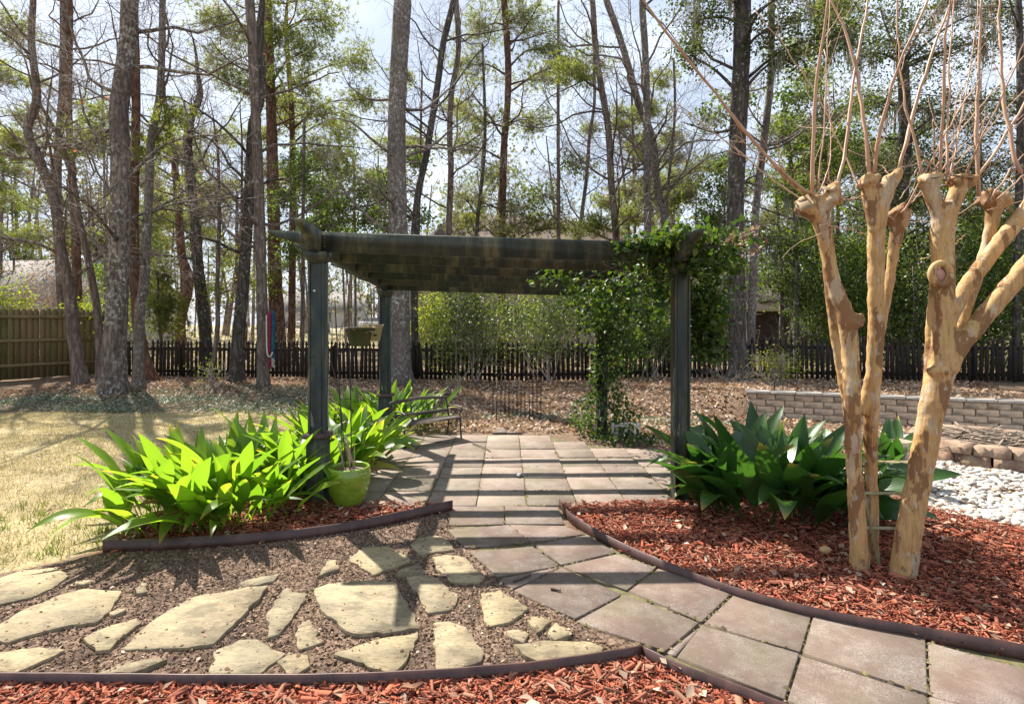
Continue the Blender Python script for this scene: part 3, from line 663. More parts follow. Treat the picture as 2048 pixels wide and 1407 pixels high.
# ------------------------------------------------------------------ picket fence
pk_m = None
def fence_mat(name, c1, c2, c3):
    m, N, L, b, _ = new_mat(name); oi = N.new('ShaderNodeObjectInfo')
    n1 = tex(N, L, 'noise', 6, 6, .6, (1, 1, .25), off=1); c = ramp(N, L, n1.outputs['Fac'], [(.35, c1), (.65, c2)])
    c = mix(N, L, ramp(N, L, oi.outputs['Random'], [(0, 0.0), (1, .8)]), c, c3)
    L.new(c, b.inputs['Base Color']); b.inputs['Roughness'].default_value = .8; b.inputs['Specular IOR Level'].default_value = .2; bump(N, L, n1.outputs['Fac'], b, .3, .01); return m
pk_m = fence_mat('dark_stained_pickets', (.016, .016, .018), (.045, .037, .03), (.04, .027, .018))
FA = np.array([-12.25, 16.5]); FB = np.array([13.9, 13.3]); fd = (FB - FA); flen = np.linalg.norm(fd); fd /= flen; fang = math.atan2(fd[1], fd[0])
fence = thing('picket_fence', 'long dark wooden picket fence with pointed spade tops across the back', 'fence', (*FA, 0))
pw = .088
prof = np.array([(-.5, 0), (.5, 0), (.5, .83), (.24, .865), (.24, .88), (.46, .92), (.30, .975), (0, 1.04), (-.30, .975), (-.46, .92), (-.24, .88), (-.24, .865), (-.5, .83)]); prof[:, 0] *= pw; prof[:, 1] *= 1.04
k = len(prof); V = np.vstack([np.column_stack([prof[:, 0], np.full(k, y), prof[:, 1]]) for y in (-.010, .010)])
a = np.arange(k); b_ = (a + 1) % k
pm = make_mesh('picket', V, [np.stack([a, b_, b_ + k, a + k], -1)[:, ::-1], a[None], (a[::-1] + k)[None]]); pm.materials.append(pk_m)
step = .128
for i_ in range(int(flen / step)):
    s = i_ * step + step / 2; p = FA + fd * s
    o = obj('picket', pm, None, fence, (p[0] - FA[0], p[1] - FA[1], h1(*p) + .05 + rng.normal(0, .014))); o.rotation_euler = (rng.normal(0, .015), rng.normal(0, .026), fang); o.scale = (rng.uniform(.9, 1.08), 1, 1)
nsp = 11
for i_ in range(nsp + 1):
    s = flen * i_ / nsp; p = FA + fd * s + np.array([-fd[1], fd[0]]) * .075; z = h1(*p)
    V, Fs = bevel_box(.095, .095, 1.0, .01, .5); V = np.vstack([V, [(0, 0, 1.08)]])
    part('post', xform((V[:-1], Fs), (p[0], p[1], z), (0, 0, fang)), pk_m, fence)
    if i_ < nsp:
        p2 = FA + fd * flen * (i_ + 1) / nsp; pa = FA + fd * s
        for zr in (.20, .86):
            o3 = np.array([-fd[1], fd[0]]) * .032
            a3 = np.array([*(pa + o3), h1(*pa) + zr]); b3 = np.array([*(p2 + o3), h1(*p2) + zr]); m3 = (a3 + b3) / 2
            pitch = math.atan2(b3[2] - a3[2], np.linalg.norm(b3[:2] - a3[:2]))
            part('rail', xform(box(0, 0, 0, flen / nsp - .004, .036, .085), m3, (0, -pitch, fang)), pk_m, fence)
# ------------------------------------------------------------------ privacy fence on the left
pv_m = fence_mat('mossy_fence_board', (.085, .09, .03), (.19, .17, .07), (.22, .145, .085))
LA = np.array([-15.4, 13.2]); LB = np.array([-12.9, 17.4]); ld = LB - LA; llen = np.linalg.norm(ld); ld /= llen; lang = math.atan2(ld[1], ld[0]); ln_ = np.array([ld[1], -ld[0]])
pf = thing('privacy_fence', 'tall mossy wooden board fence with rounded board tops at the lawn edge', 'fence', (*LA, 0))
bw = .138; pr = np.array([(-.5, 0), (.5, 0), (.5, 1.93), (.36, 1.985), (.12, 2.01), (-.12, 2.01), (-.36, 1.985), (-.5, 1.93)]); pr[:, 0] *= bw
k = len(pr); V = np.vstack([np.column_stack([pr[:, 0], np.full(k, y), pr[:, 1]]) for y in (-.009, .009)]); a = np.arange(k); b_ = (a + 1) % k
bdm = make_mesh('board', V, [np.stack([a, b_, b_ + k, a + k], -1)[:, ::-1], a[None], (a[::-1] + k)[None]]); bdm.materials.append(pv_m)
for i_ in range(int(llen / .142)):
    p = LA + ld * (i_ * .142 + .07)
    o = obj('board', bdm, None, pf, (p[0] - LA[0], p[1] - LA[1], h1(*p) + .03 + rng.normal(0, .006))); o.rotation_euler = (0, rng.normal(0, .004), lang + rng.normal(0, .02))
for s0, s1 in ((0, 1.95), (1.95, llen)):
    for zr in (.42, 1.12, 1.80):
        pa, p2 = LA + ld * (s0 + .06) + ln_ * .032, LA + ld * (s1 - .06) + ln_ * .032; m3 = (pa + p2) / 2
        part('rail', xform(box(0, 0, 0, s1 - s0 - .12, .04, .09), (m3[0], m3[1], h1(*m3) + zr), (0, 0, lang)), pv_m, pf)
for s0 in (0, 1.95, llen - .05):
    p = LA + ld * s0 + ln_ * .07; part('post', xform(bevel_box(.10, .10, 1.88, .008, .94), (p[0], p[1], h1(*p)), (0, 0, lang)), pv_m, pf)

# ------------------------------------------------------------------ pergola
m, N, L, b, _ = new_mat('weathered_green_blue_paint'); perg_m = m
n1 = tex(N, L, 'noise', 4.2, 8, .68, (1.5, 1.5, .22)); n2 = tex(N, L, 'noise', 34, 7, .72, (.35, .35, .5)); n3 = tex(N, L, 'noise', 1.6, 6, .6)
c = ramp(N, L, n1.outputs['Fac'], [(.36, (.016, .030, .031)), (.50, (.045, .056, .042)), (.62, (.14, .138, .08))])
c = mix(N, L, ramp(N, L, n3.outputs['Fac'], [(.45, 0.0), (.7, .7)]), c, (.06, .062, .045))
c = mix(N, L, ramp(N, L, n2.outputs['Fac'], [(.35, .5), (.5, 0.0)]), c, (.015, .022, .022))
L.new(c, b.inputs['Base Color']); b.inputs['Roughness'].default_value = .6; b.inputs['Specular IOR Level'].default_value = .35; bump(N, L, n2.outputs['Fac'], b, .3, .006)
perg = thing('pergola', 'dark green weathered wooden pergola with scroll-cut beam ends over the patio', 'pergola', (0, 6.3, 0))
POSTS = {'fl': (-1.79, 5.02), 'fr': (1.555, 5.02), 'bl': (-1.83, 7.86), 'br': (1.30, 7.90)}
ztop = lambda x, y: 2.30 - .105 * (x + 1.8) / 3.35 - .058 * (y - 5.0)     # underside of the side beams
wh_knob = simple('white_porcelain', (.6, .6, .58), (.7, .7, .68), 10, .3, 0)
rust_m = simple('brown_base_trim', (.05, .035, .03), (.11, .075, .06), 10, .7, .3)
for kx, (x, y) in POSTS.items():
    zt = ztop(x, y); w = .118
    po = part('post', xform(bevel_box(w, w, zt, .012, zt / 2), (x, y, 0)), perg_m, perg)
    for sx in (-1, 1):        # corner battens
        part('corner_board', xform(bevel_box(.02, w + .016, zt - (.75 if kx in ('fl', 'bl') else .12), .003, (zt - (.75 if kx in ('fl', 'bl') else .12)) / 2 + (.65 if kx in ('fl', 'bl') else .01)), (x + sx * (w / 2 + .004), y, 0)), perg_m, po)
    if kx in ('fl', 'bl'): part('base_box', xform(bevel_box(w + .05, w + .05, .60, .006, .30), (x, y, 0)), perg_m, po)
    if kx in ('fl', 'bl'): part('base_trim', xform(bevel_box(w + .10, w + .10, .045, .01, .62), (x, y, 0)), rust_m, po)
    cpz = zt - .105
    if kx == 'fl': part('white_knob', (IV2 * np.array([.013, .009, .010]) + np.array([x - .012, y - w / 2 - .006, 1.943]), IF2), wh_knob, po, True)
    if kx[0] == 'f':
        for sx in (-.075, .075):
            for dz in (.05, .13): part('bolt', xform(lathe([(0, 0), (.011, 0), (.011, .004), (.006, .010), (0, .011)], 10), (x + sx, y - .044, zt + dz), (R(90), 0, 0)), rust_m, po)
    Vc = []
    for zz, ww in ((cpz, w + .01), (cpz + .03, w + .03), (cpz + .06, w + .075), (cpz + .104, w + .085)):
        Vc += [(x + sx * ww / 2, y + sy * ww / 2, zz) for sx, sy in ((-1, -1), (1, -1), (1, 1), (-1, 1))]
    Q = [[4 * r + a_, 4 * r + (a_ + 1) % 4, 4 * r + 4 + (a_ + 1) % 4, 4 * r + 4 + a_] for r in range(3) for a_ in range(4)] + [[3, 2, 1, 0], [12, 13, 14, 15]]
    part('capital', (np.array(Vc), np.array(Q)), perg_m, po)
def beam(p0, p1, hgt, th, t0, t1):
    "beam from p0 to p1 (underside points); t0,t1 = scroll tail lengths"
    p0, p1 = np.array(p0, float), np.array(p1, float); d = p1 - p0; Ln = np.linalg.norm(d); d /= Ln
    side = np.cross(d, [0, 0, 1]); side /= np.linalg.norm(side); up = np.array([0, 0, 1.0])
    def tail(T):
        u = np.linspace(0, 1, 9); zz = np.where(u < .5, .76 * (1 - (u / .5) ** 2) ** .5 * 0 + .80 - .30 * u / .5, .50 * (1 - ((u - .5) / .5) ** 1.8)); return u * T, zz
    pts = []
    if t0:
        s, z = tail(t0); pts += [(0.0, hgt * .98)] + [(0.0, hgt * .80)] + [(a_, hgt * z_) for a_, z_ in zip(s[1:], z[1:])]
    else: pts += [(0, hgt), (0, 0)]
    if t1:
        s, z = tail(t1); pts += [(Ln - a_, hgt * z_) for a_, z_ in zip(s[::-1], z[::-1])] + [(Ln, hgt * .98)]
    else: pts += [(Ln, 0), (Ln, hgt)]
    pts = np.array(pts); k = len(pts)
    base = p0 + pts[:, :1] * d + pts[:, 1:] * up
    V = np.vstack([base - side * th / 2, base + side * th / 2]); a_ = np.arange(k); c_ = (a_ + 1) % k
    return V, [np.stack([a_, c_, c_ + k, a_ + k], -1)[:, ::-1], a_[None], (a_[::-1] + k)[None]]
HB = .185
for x0, y0, x1, y1 in ((-1.775, 4.52, -1.83, 8.28), (1.535, 4.45, 1.29, 8.3)):
    part('side_beam', beam((x0, y0, ztop(x0, y0)), (x1, y1, ztop(x1, y1)), HB + .012, .075, .36, .34), perg_m, perg)
for i_, y in enumerate((5.0, 5.57, 6.14, 6.71, 7.28, 7.86)):
    xl, xr = -2.23, 2.0 - .07 * (y - 5)
    if i_ == 0: xr = 1.9
    part('cross_beam', beam((xl, y, ztop(xl, y) + .005), (xr, y, ztop(xr, y) + .005), HB, .045 if i_ else .05, .36, .34), perg_m, perg)

# ------------------------------------------------------------------ bench (child-sized, cast iron ends)
iron_m = simple('black_cast_iron', (.012, .012, .013), (.03, .028, .027), 20, .5, .2, (1, 1, 1), .5)
oldw_m = simple('grey_weathered_slat', (.06, .05, .042), (.17, .145, .12), 16, .85, .4, (.15, 1, 1))
bench = thing('garden_bench', 'small weathered garden bench with black scrolled iron arms beside the leafy plants', 'bench', (-1.07, 7.41, .022), None, R(42.9))
BL = .95
def bpart(name, VF, mat): return obj(name, make_mesh(name, *VF, smooth=False), mat, bench)
for k_, yy in enumerate((.0, .085, .17, .255)): bpart('seat_slat', xform(bevel_box(BL - .04, .07, .03, .005), (0, yy, .305 - .02 * (yy / .255))), oldw_m)
for sx in (-1, 1):
    x = sx * (BL / 2 - .015)
    ends = [tube([(x, -.02, .0), (x, -.005, .12), (x, .0, .22), (x, .01, .29)], [.014, .011, .012, .014], 8, 12),
            tube([(x, .34, .0), (x, .29, .14), (x, .28, .28), (x, .32, .45), (x, .355, .56)], [.014, .012, .014, .012, .011], 8, 16),
            tube([(x, -.005, .285), (x, .12, .275), (x, .29, .27)], [.012, .012, .012], 8, 8),
            tube([(x, .31, .42), (x, .18, .45), (x, .05, .455), (x, -.03, .43), (x, -.035, .395), (x, .0, .385), (x, .015, .41)], .011, 8, 24),
            tube([(x, .0, .29), (x, .02, .34), (x, .0, .385)], .009, 6, 8)]
    for cy, cz, r_ in ((.09, .37, .045), (.19, .36, .05), (.13, .14, .05), (.22, .17, .04), (.09, .22, .035)):
        t_ = np.linspace(0, 9, 22); rr = r_ * (1 - t_ / 13)
        ends.append(tubes(np.column_stack([np.full(22, x), cy + rr * np.cos(t_), cz + rr * np.sin(t_)]), np.full(22, .006), 5))
    bpart('iron_end', join(*ends), iron_m)
t_ = np.linspace(0, 1, 15); arch = .035 * np.sin(math.pi * t_) ** .7
def wavy(z0, amp, hgt):
    V = []
    for i_, u in enumerate(t_):
        x = (u - .5) * (BL - .03); y = .315 + (z0 - .42) * .3
        zc = z0 + amp * math.sin(math.pi * u)
        V += [(x, y - .011, zc - hgt / 2), (x, y + .011, zc - hgt / 2), (x, y + .011, zc + hgt / 2), (x, y - .011, zc + hgt / 2)]
    Q = [[4 * r + a_, 4 * r + 4 + a_, 4 * r + 4 + (a_ + 1) % 4, 4 * r + (a_ + 1) % 4] for r in range(14) for a_ in range(4)] + [[0, 1, 2, 3], [59, 58, 57, 56]]
    return np.array(V), np.array(Q)
bpart('back_rail', wavy(.545, .035, .045), oldw_m); bpart('back_rail', wavy(.375, 0, .045), oldw_m)
lat = []
for k_ in range(9):
    x = (k_ - 4) * .095
    tt = np.linspace(0, 6.283, 17); lat.append(tubes(np.column_stack([x + .042 * np.cos(tt), np.full(17, .33), .46 + .05 * np.sin(tt)]), np.full(17, .005), 5))
for k_ in range(4): lat.append(rods([((-.4 + k_ * .26, .325, .40), (-.4 + k_ * .26, .35, .54))], .006))
bpart('iron_back_panel', join(*lat), iron_m)

# ------------------------------------------------------------------ green glazed pot and what stands in it
m, N, L, b, _ = new_mat('lime_green_glaze'); glaze_m = m
n1 = tex(N, L, 'noise', 5, 4, .5); L.new(ramp(N, L, n1.outputs['Fac'], [(.3, (.15, .24, .018)), (.7, (.23, .34, .032))]), b.inputs['Base Color'])
b.inputs['Roughness'].default_value = .16; b.inputs['Specular IOR Level'].default_value = .5; b.inputs['Coat Weight'].default_value = .5
PX, PY = -1.475, 4.92
pot = thing('glazed_pot', 'lime green glazed round pot with spiral relief beside the pergola post', 'pot', (PX, PY, .02))
PROF = .91 * np.array([(0, .0), (.125, 0), (.14, .012), (.175, .09), (.20, .18), (.213, .26), (.213, .31), (.203, .345), (.205, .36), (.195, .372), (.180, .368), (.178, .34), (.18, .30)])
part('bowl', lathe(resample(PROF, 40), 48, (PX, PY, .02)), glaze_m, pot, True)
part('potting_soil', lathe([(0.0, .296), (.11, .30), (.166, .291)], 24, (PX, PY, .02)), soil_m, pot)
def prad(z): return float(np.interp(z, PROF[1:8, 1], PROF[1:8, 0]))
sps = []
for k_, (az, zc, rr) in enumerate([(-125, .20, .055), (-88, .235, .05), (-55, .155, .055), (-95, .12, .045), (-25, .235, .045), (-150, .11, .045), (-165, .225, .045), (-70, .065, .03)]):
    t_ = np.linspace(.8, 15.5, 60); r_ = rr * t_ / 15.5; z = zc + r_ * np.sin(t_); A = R(az) + r_ * np.cos(t_) / .18; q = np.array([prad(v) for v in z]) + .0005
    sps.append(tubes(np.column_stack([PX + q * np.cos(A), PY + q * np.sin(A), z + .02]), np.full(60, .0024), 5))
part('spiral_relief', join(*sps), glaze_m, pot, True)
cane_m = simple('dry_cane', (.22, .16, .10), (.42, .33, .22), 30, .8, .2, (1, 1, .2))
canes = thing('cut_canes', 'bundle of short dry cut canes standing in green pot', 'canes', (PX, PY, .34))
for k_ in range(7):
    a_ = rng.uniform(0, 6.28); c0 = np.array([PX + .05 * math.cos(a_), PY + .05 * math.sin(a_), .34]); tip = c0 + np.array([-.05 + rng.normal(0, .035), rng.normal(0, .03), rng.uniform(.16, .33)])
    part('cane', tube([c0, (c0 + tip) / 2 + rng.normal(0, .006, 3), tip], rng.uniform(.005, .009), 7, 6), cane_m, canes)
bmet_m = simple('black_metal_rod', (.012, .011, .011), (.035, .028, .024), 30, .5, .1, (1, 1, 1), .5)
tr = thing('stake_trellis', 'tall thin black metal stake trellis rising from the green pot', 'trellis', (PX - .1, PY + .05, .34))
TB = [(PX - .07, PY + .05), (PX + .0, PY + .07), (PX - .02, PY - .03)]; TT = [(-1.63, 5.0, 1.86), (-1.525, 5.06, 1.82), (-1.66, 4.98, 1.30)]
for (bx_, by_), tp in zip(TB, TT): part('rod', tube([(bx_, by_, .33), ((bx_ + tp[0]) / 2 + .008, (by_ + tp[1]) / 2, 1.0), tp], .0055, 6, 10), bmet_m, tr)
for z in (.62, .95, 1.35):
    u = (z - .33) / 1.5; a_ = np.array([*TB[0], .33]) * (1 - u) + np.array(TT[0]) * u; c_ = np.array([*TB[1], .33]) * (1 - u) + np.array(TT[1]) * u
    part('cross_rod', rods([(a_, c_)], .004), bmet_m, tr)

# ------------------------------------------------------------------ hanging planters
mossp_m = simple('mossy_green_plastic', (.03, .032, .014), (.075, .078, .03), 6, .7, .3, (1, 1, .4))
cream_m = simple('cream_planter', (.34, .29, .17), (.44, .38, .24), 8, .6, .1)
HX, HYY = -1.84, 6.55
hb = thing('hanging_basket', 'mossy green bucket planter hanging under the pergola', 'planter', (HX, HYY, 1.38))
part('bucket', lathe([(0, 1.378), (.105, 1.378), (.118, 1.40), (.158, 1.575), (.172, 1.58), (.172, 1.605), (.158, 1.607), (.15, 1.56), (0, 1.55)], 28, (HX, HYY, 0)), mossp_m, hb, True)
zh = ztop(HX, HYY) + .01
part('hanger', join(*[tube([(HX + .15 * math.cos(a_), HYY + .15 * math.sin(a_), 1.59), (HX, HYY, 1.93)], .003, 5) for a_ in (.4, 2.5, 4.6)], tube([(HX, HYY, 1.92), (HX + .012, HYY, 1.98), (HX, HYY, 2.03), (HX - .012, HYY, 2.1), (HX, HYY, zh)], .005, 6, 14)), bmet_m, hb)
V, Fs = leaves(np.array([HX, HYY, 1.58]) + rng.normal(0, 1, (60, 3)) * np.array([.09, .09, .015]), .05, .9); part('withered_plant', (V, Fs), dead_m, hb)['kind'] = 'stuff'
CX2, CY2 = -1.80, 6.98
cp = thing('hanging_planter', 'cream tapered planter with dark leaf marks hanging behind the mossy bucket', 'planter', (CX2, CY2, 1.42))
Vb = []
for z, wx, wy in ((1.425, .19, .10), (1.60, .25, .14), (1.62, .27, .16), (1.64, .27, .16)): Vb += [(CX2 + sx * wx / 2, CY2 + sy * wy / 2, z) for sx, sy in ((-1, -1), (1, -1), (1, 1), (-1, 1))]
part('box', (np.array(Vb), np.array([[4 * r + a_, 4 * r + (a_ + 1) % 4, 4 * r + 4 + (a_ + 1) % 4, 4 * r + 4 + a_] for r in range(3) for a_ in range(4)] + [[3, 2, 1, 0], [12, 13, 14, 15]])), cream_m, cp)
for mx, mz in ((.04, 1.57), (.055, 1.50), (-.06, 1.52)):
    yy = CY2 - .05 - (mz - 1.425) / .175 * .02 - .003
    part('leaf_mark', (np.array([(CX2 + mx - .03, yy, mz), (CX2 + mx, yy - .002, mz + .018), (CX2 + mx + .035, yy - .001, mz + .004), (CX2 + mx, yy - .002, mz - .014)]), np.array([[0, 3, 2, 1]])), simple('dark_brown_mark', (.03, .02, .015), (.06, .04, .03)), cp)
part('hanger', join(rods([((CX2 - .11, CY2, 1.64), (CX2, CY2, 1.95)), ((CX2 + .11, CY2, 1.64), (CX2, CY2, 1.95)), ((CX2, CY2, 1.95), (CX2, CY2, ztop(CX2, CY2) + .01))], .003)), bmet_m, cp)

# ------------------------------------------------------------------ small garden things
rust2_m = simple('rusty_iron_wire', (.03, .018, .014), (.07, .04, .03), 40, .8, .1)
wt = thing('wire_trellis', 'rusty arched wire border trellis standing in leaf litter behind the patio', 'trellis', (.02, 9.1, .0))
y0 = 9.55
for k_, px in enumerate(np.linspace(986, 1082, 13)):
    x = (px - CX) * y0 / F; zb = 0.05 if k_ % 2 else 0.0; yk = y0 - (.35 if k_ % 4 == 1 else 0)
    part('rod', rods([((x, yk, -.02), (x, y0, 0.66 + .05 * (k_ % 3 == 0)))], .0095), rust2_m, wt)
for z in (.30, .56): part('cross_rod', rods([((-.36, y0 - .008, z), (.54, y0 - .008, z - .02))], .008), rust2_m, wt)
for a0 in (-.18, .06, .30):
    t_ = np.linspace(0, math.pi, 14); part('arch', tubes(np.column_stack([a0 + .075 * np.cos(t_), np.full(14, y0), .68 + .10 * np.sin(t_)]), np.full(14, .005), 5), rust2_m, wt)
wh_m = simple('white_plastic_picket', (.60, .58, .52), (.70, .68, .62), 10, .6, .1)
mp = thing('mini_picket_border', 'tiny white picket border panel at the foot of the vine-covered post', 'border', (1.6, 7.75, 0))
for k_ in range(7):
    V, Fs = bevel_box(.035, .012, .22, .003, .11); part('picket', xform((V, Fs), (1.43 + k_ * .062, 7.72 + .01 * k_, .03)), wh_m, mp)
for z in (.09, .2): part('rail', xform(bevel_box(.42, .01, .022, .002), (1.615, 7.74, z), (0, 0, .16)), wh_m, mp)
liz_m = simple('speckled_grey_stone', (.04, .04, .04), (.55, .55, .52), 45, .5, .3, lo=.42, hi=.58)
lx, ly, _ = G(1043, 957); lz = .03
lz_ = thing('lizard_figurine', 'small speckled grey lizard figurine lying on the patio slabs', 'figurine', (lx, ly, .022))
bd = np.array([(-.045, -.035, .02), (-.03, -.022, .028), (-.005, -.002, .026), (.02, .014, .022), (.05, .03, .016), (.072, .036, .010)]) + np.array([lx, ly, .018])
part('body', tube(bd, [.012, .017, .019, .014, .008, .002], 8, 18), liz_m, lz_, True)
for q_, s_ in ((1, -1), (1, 1), (3, -1), (3, 1)):
    b0 = bd[q_]; part('leg', tube([b0, b0 + np.array([.008 * s_, -.02 * s_, -.004]), b0 + np.array([.022 * s_, -.034 * s_, -.022])], [.006, .005, .004], 6, 6), liz_m, lz_, True)
vv = IV2 * np.array([.042, .034, .028]); x, y, _ = G(1650, 1116)
single('river_stone', (vv + np.array([x, y, .06]), IF2), simple('orange_tan_stone', (.42, .24, .11), (.55, .36, .19), 12, .5, .1), 'smooth egg-shaped orange stone on the mulch by the crape myrtle', 'stone', smooth=True)
twig_m = simple('dark_twig', (.06, .045, .035), (.14, .10, .08), 30, .9, .2)
for pts, lb in (([(1027, 1161), (1045, 1155), (1062, 1148)], 'short dark twig lying across a joint of the slab path'), ([(945, 886), (965, 893), (981, 902)], 'thin crooked twig lying on the patio near the bench'), ([(1102, 1176), (1122, 1180)], 'tiny straight dark stick lying on a path slab')):
    p = np.array([G(*q_, .034) for q_ in pts]); single('fallen_twig', tube(p, np.linspace(.009, .005, len(p)), 6, 8), twig_m, lb, 'twig')
wd_m = simple('greenish_grey_lath', (.30, .27, .15), (.46, .42, .26), 14, .85, .3, (1, 1, .2))
tl = thing('wooden_trellis', 'narrow greenish wooden ladder trellis standing between the crape myrtle trunks', 'trellis', (*G(1775, 1140)[:2], 0))
r0, r1 = np.array(G(1762, 1138)), np.array(G(1828, 1150))
r0 = np.array([2.46, 3.63, 0]); r1 = np.array([2.63, 3.60, 0]); rt0, rt1 = np.array([2.30, 3.70, .95]), np.array([2.86, 3.72, .95])
def lath(a, c, w, t): 
    a, c = np.array(a), np.array(c); d = c - a; Ln = np.linalg.norm(d); q = Vector(d).to_track_quat('Z', 'Y'); M_ = np.array(q.to_matrix())
    V, Fs = bevel_box(w, t, Ln, .002, Ln / 2); return V @ M_.T + a, Fs
part('rail', lath(r0, rt0, .03, .012), wd_m, tl); part('rail', lath(r1, rt1, .03, .012), wd_m, tl)
for u in (.28, .52, .74):
    a_, c_ = r0 + (rt0 - r0) * u, r1 + (rt1 - r1) * u; part('rung', lath(a_ + np.array([-.03, .014, 0]), c_ + np.array([.03, .014, 0]), .03, .012), wd_m, tl)
ps = thing('metal_plant_stand', 'small black metal hoop stand at the corner of the block wall', 'plant stand', (4.75, 9.9, .4))
for px in (1549, 1566, 1594): x = (px - CX) * 9.95 / F; part('leg', rods([((x, 9.95, .38), (x, 9.95, .74))], .007), bmet_m, ps)
part('top_bar', rods([((4.79, 9.95, .735), (5.24, 9.95, .735))], .007), bmet_m, ps)
# ------------------------------------------------------------------ cast-iron plants: every leaf is its own object
def asp_mat(name, cols, tr_cols, trans):
    m, N, L, b, out = new_mat(name); oi = N.new('ShaderNodeObjectInfo')
    k = len(cols); c = ramp(N, L, oi.outputs['Random'], [(i_ / (k - 1), x) for i_, x in enumerate(cols)])
    w = tex(N, L, 'wave', 4.5, 0.0, vec=(1, 0, 0), coord='UV'); n1 = tex(N, L, 'noise', 5, 4, .6, off=1)
    c = mix(N, L, .18, c, ramp(N, L, w.outputs['Fac'], [(0, tuple(x * .6 for x in cols[0])), (1, tuple(x * 1.5 for x in cols[1]))]))
    sp = N.new('ShaderNodeSeparateXYZ'); tc = N.new('ShaderNodeTexCoord'); L.new(tc.outputs['UV'], sp.inputs[0])
    tipf = mix(N, L, 1.0, ramp(N, L, sp.outputs['Y'], [(.84, 0.0), (1.0, .8)]), ramp(N, L, oi.outputs['Random'], [(.62, 0.0), (.72, 1.0)]), 'MULTIPLY')
    c = mix(N, L, tipf, c, (.38, .27, .06))
    L.new(c, b.inputs['Base Color']); b.inputs['Roughness'].default_value = .36; b.inputs['Specular IOR Level'].default_value = .5
    bump(N, L, w.outputs['Fac'], b, .25, .002)
    t = N.new('ShaderNodeBsdfTranslucent'); L.new(mix(N, L, 1.0, c, tr_cols, 'MULTIPLY'), t.inputs[0])
    ms = N.new('ShaderNodeMixShader'); ms.inputs[0].default_value = trans; L.new(b.outputs[0], ms.inputs[1]); L.new(t.outputs[0], ms.inputs[2]); L.new(ms.outputs[0], out.inputs[0])
    return m
asp_l = asp_mat('bright_green_leaf_blade', [(.055, .13, .012), (.085, .18, .018), (.12, .22, .02), (.07, .15, .015), (.16, .25, .03)], (2.9, 2.5, 1.1), .52)
asp_r = asp_mat('dark_green_leaf_blade', [(.018, .055, .012), (.028, .08, .016), (.045, .11, .02), (.022, .065, .014)], (2.2, 2.2, 1.0), .36)
def leaf_geo(Lb, w, pet, ph0, ph1, tw, seed):
    r = np.random.default_rng(seed); n = 17; tot = pet + Lb; s = np.linspace(0, 1, n); ph = ph0 + (ph1 - ph0) * s ** 1.5
    ds = tot / (n - 1); y = np.concatenate([[0], np.cumsum(np.sin(ph[:-1]) * ds)]); z = np.concatenate([[0], np.cumsum(np.cos(ph[:-1]) * ds)])
    t = np.clip((s * tot - pet) / Lb, 0, 1); hw = w / 2 * np.sin(np.pi * np.clip(t, 0, 1) ** .72) ** .85; hw = np.maximum(hw, .0045); hw[-1] = .001
    u = np.array([-1, -.55, 0, .55, 1]); V, UV = [], []
    rip = r.uniform(0, 6)
    for i_ in range(n):
        a = tw * s[i_]; nx_, nz_ = math.cos(a), math.sin(a)
        nr = np.array([0, -math.cos(ph[i_]), math.sin(ph[i_])])     # upper-side normal
        for q in u:
            lift = (.32 * abs(q) ** 1.3 * hw[i_] + .10 * hw[i_] * math.sin(t[i_] * 11 + rip + 2 * q) * abs(q)) if t[i_] > 0 else .004 * (abs(q))
            c0 = np.array([0, y[i_], z[i_]]) + np.array([1, 0, 0]) * q * hw[i_] * nx_ + nr * (lift + q * hw[i_] * nz_)
            V.append(c0); UV.append((q * .5 + .5, t[i_]))
    Q = [[5 * i_ + j_, 5 * i_ + j_ + 1, 5 * i_ + j_ + 6, 5 * i_ + j_ + 5] for i_ in range(n - 1) for j_ in range(4)]
    return np.array(V), np.array(Q), np.array(UV)
def leaf_set(mat, n, Lr, wr, seed):
    r = np.random.default_rng(seed); out = []
    for k_ in range(n):
        ph0 = r.uniform(.05, .55); V, Q, UV = leaf_geo(r.uniform(*Lr), r.uniform(*wr), r.uniform(.10, .24), ph0, ph0 + r.choice([.35, .7, 1.1, 1.7], p=[.3, .3, .25, .15]), r.normal(0, .5), seed + k_)
        me = make_mesh('leaf', V, Q, True, UV); me.materials.append(mat); out.append(me)
    return out
LS = leaf_set(asp_l, 22, (.34, .50), (.068, .105), 100); RSm = leaf_set(asp_r, 16, (.42, .58), (.14, .19), 300)
asp_d = leaf_mat('dried_straw_leaf', [(.32, .22, .10), (.22, .13, .06), (.40, .31, .13), (.30, .28, .06)], .3, (1.3, 1.2, .7), rough=.7, spec=.2, rnd='object')
DS = []
for k_ in range(6):
    V, Q, UV = leaf_geo(rng.uniform(.28, .42), rng.uniform(.03, .06), .15, .5, rng.uniform(1.9, 2.6), rng.normal(0, 1.2), 900 + k_); me = make_mesh('dry_leaf', V, Q, True, UV); me.materials.append(asp_d); DS.append(me)
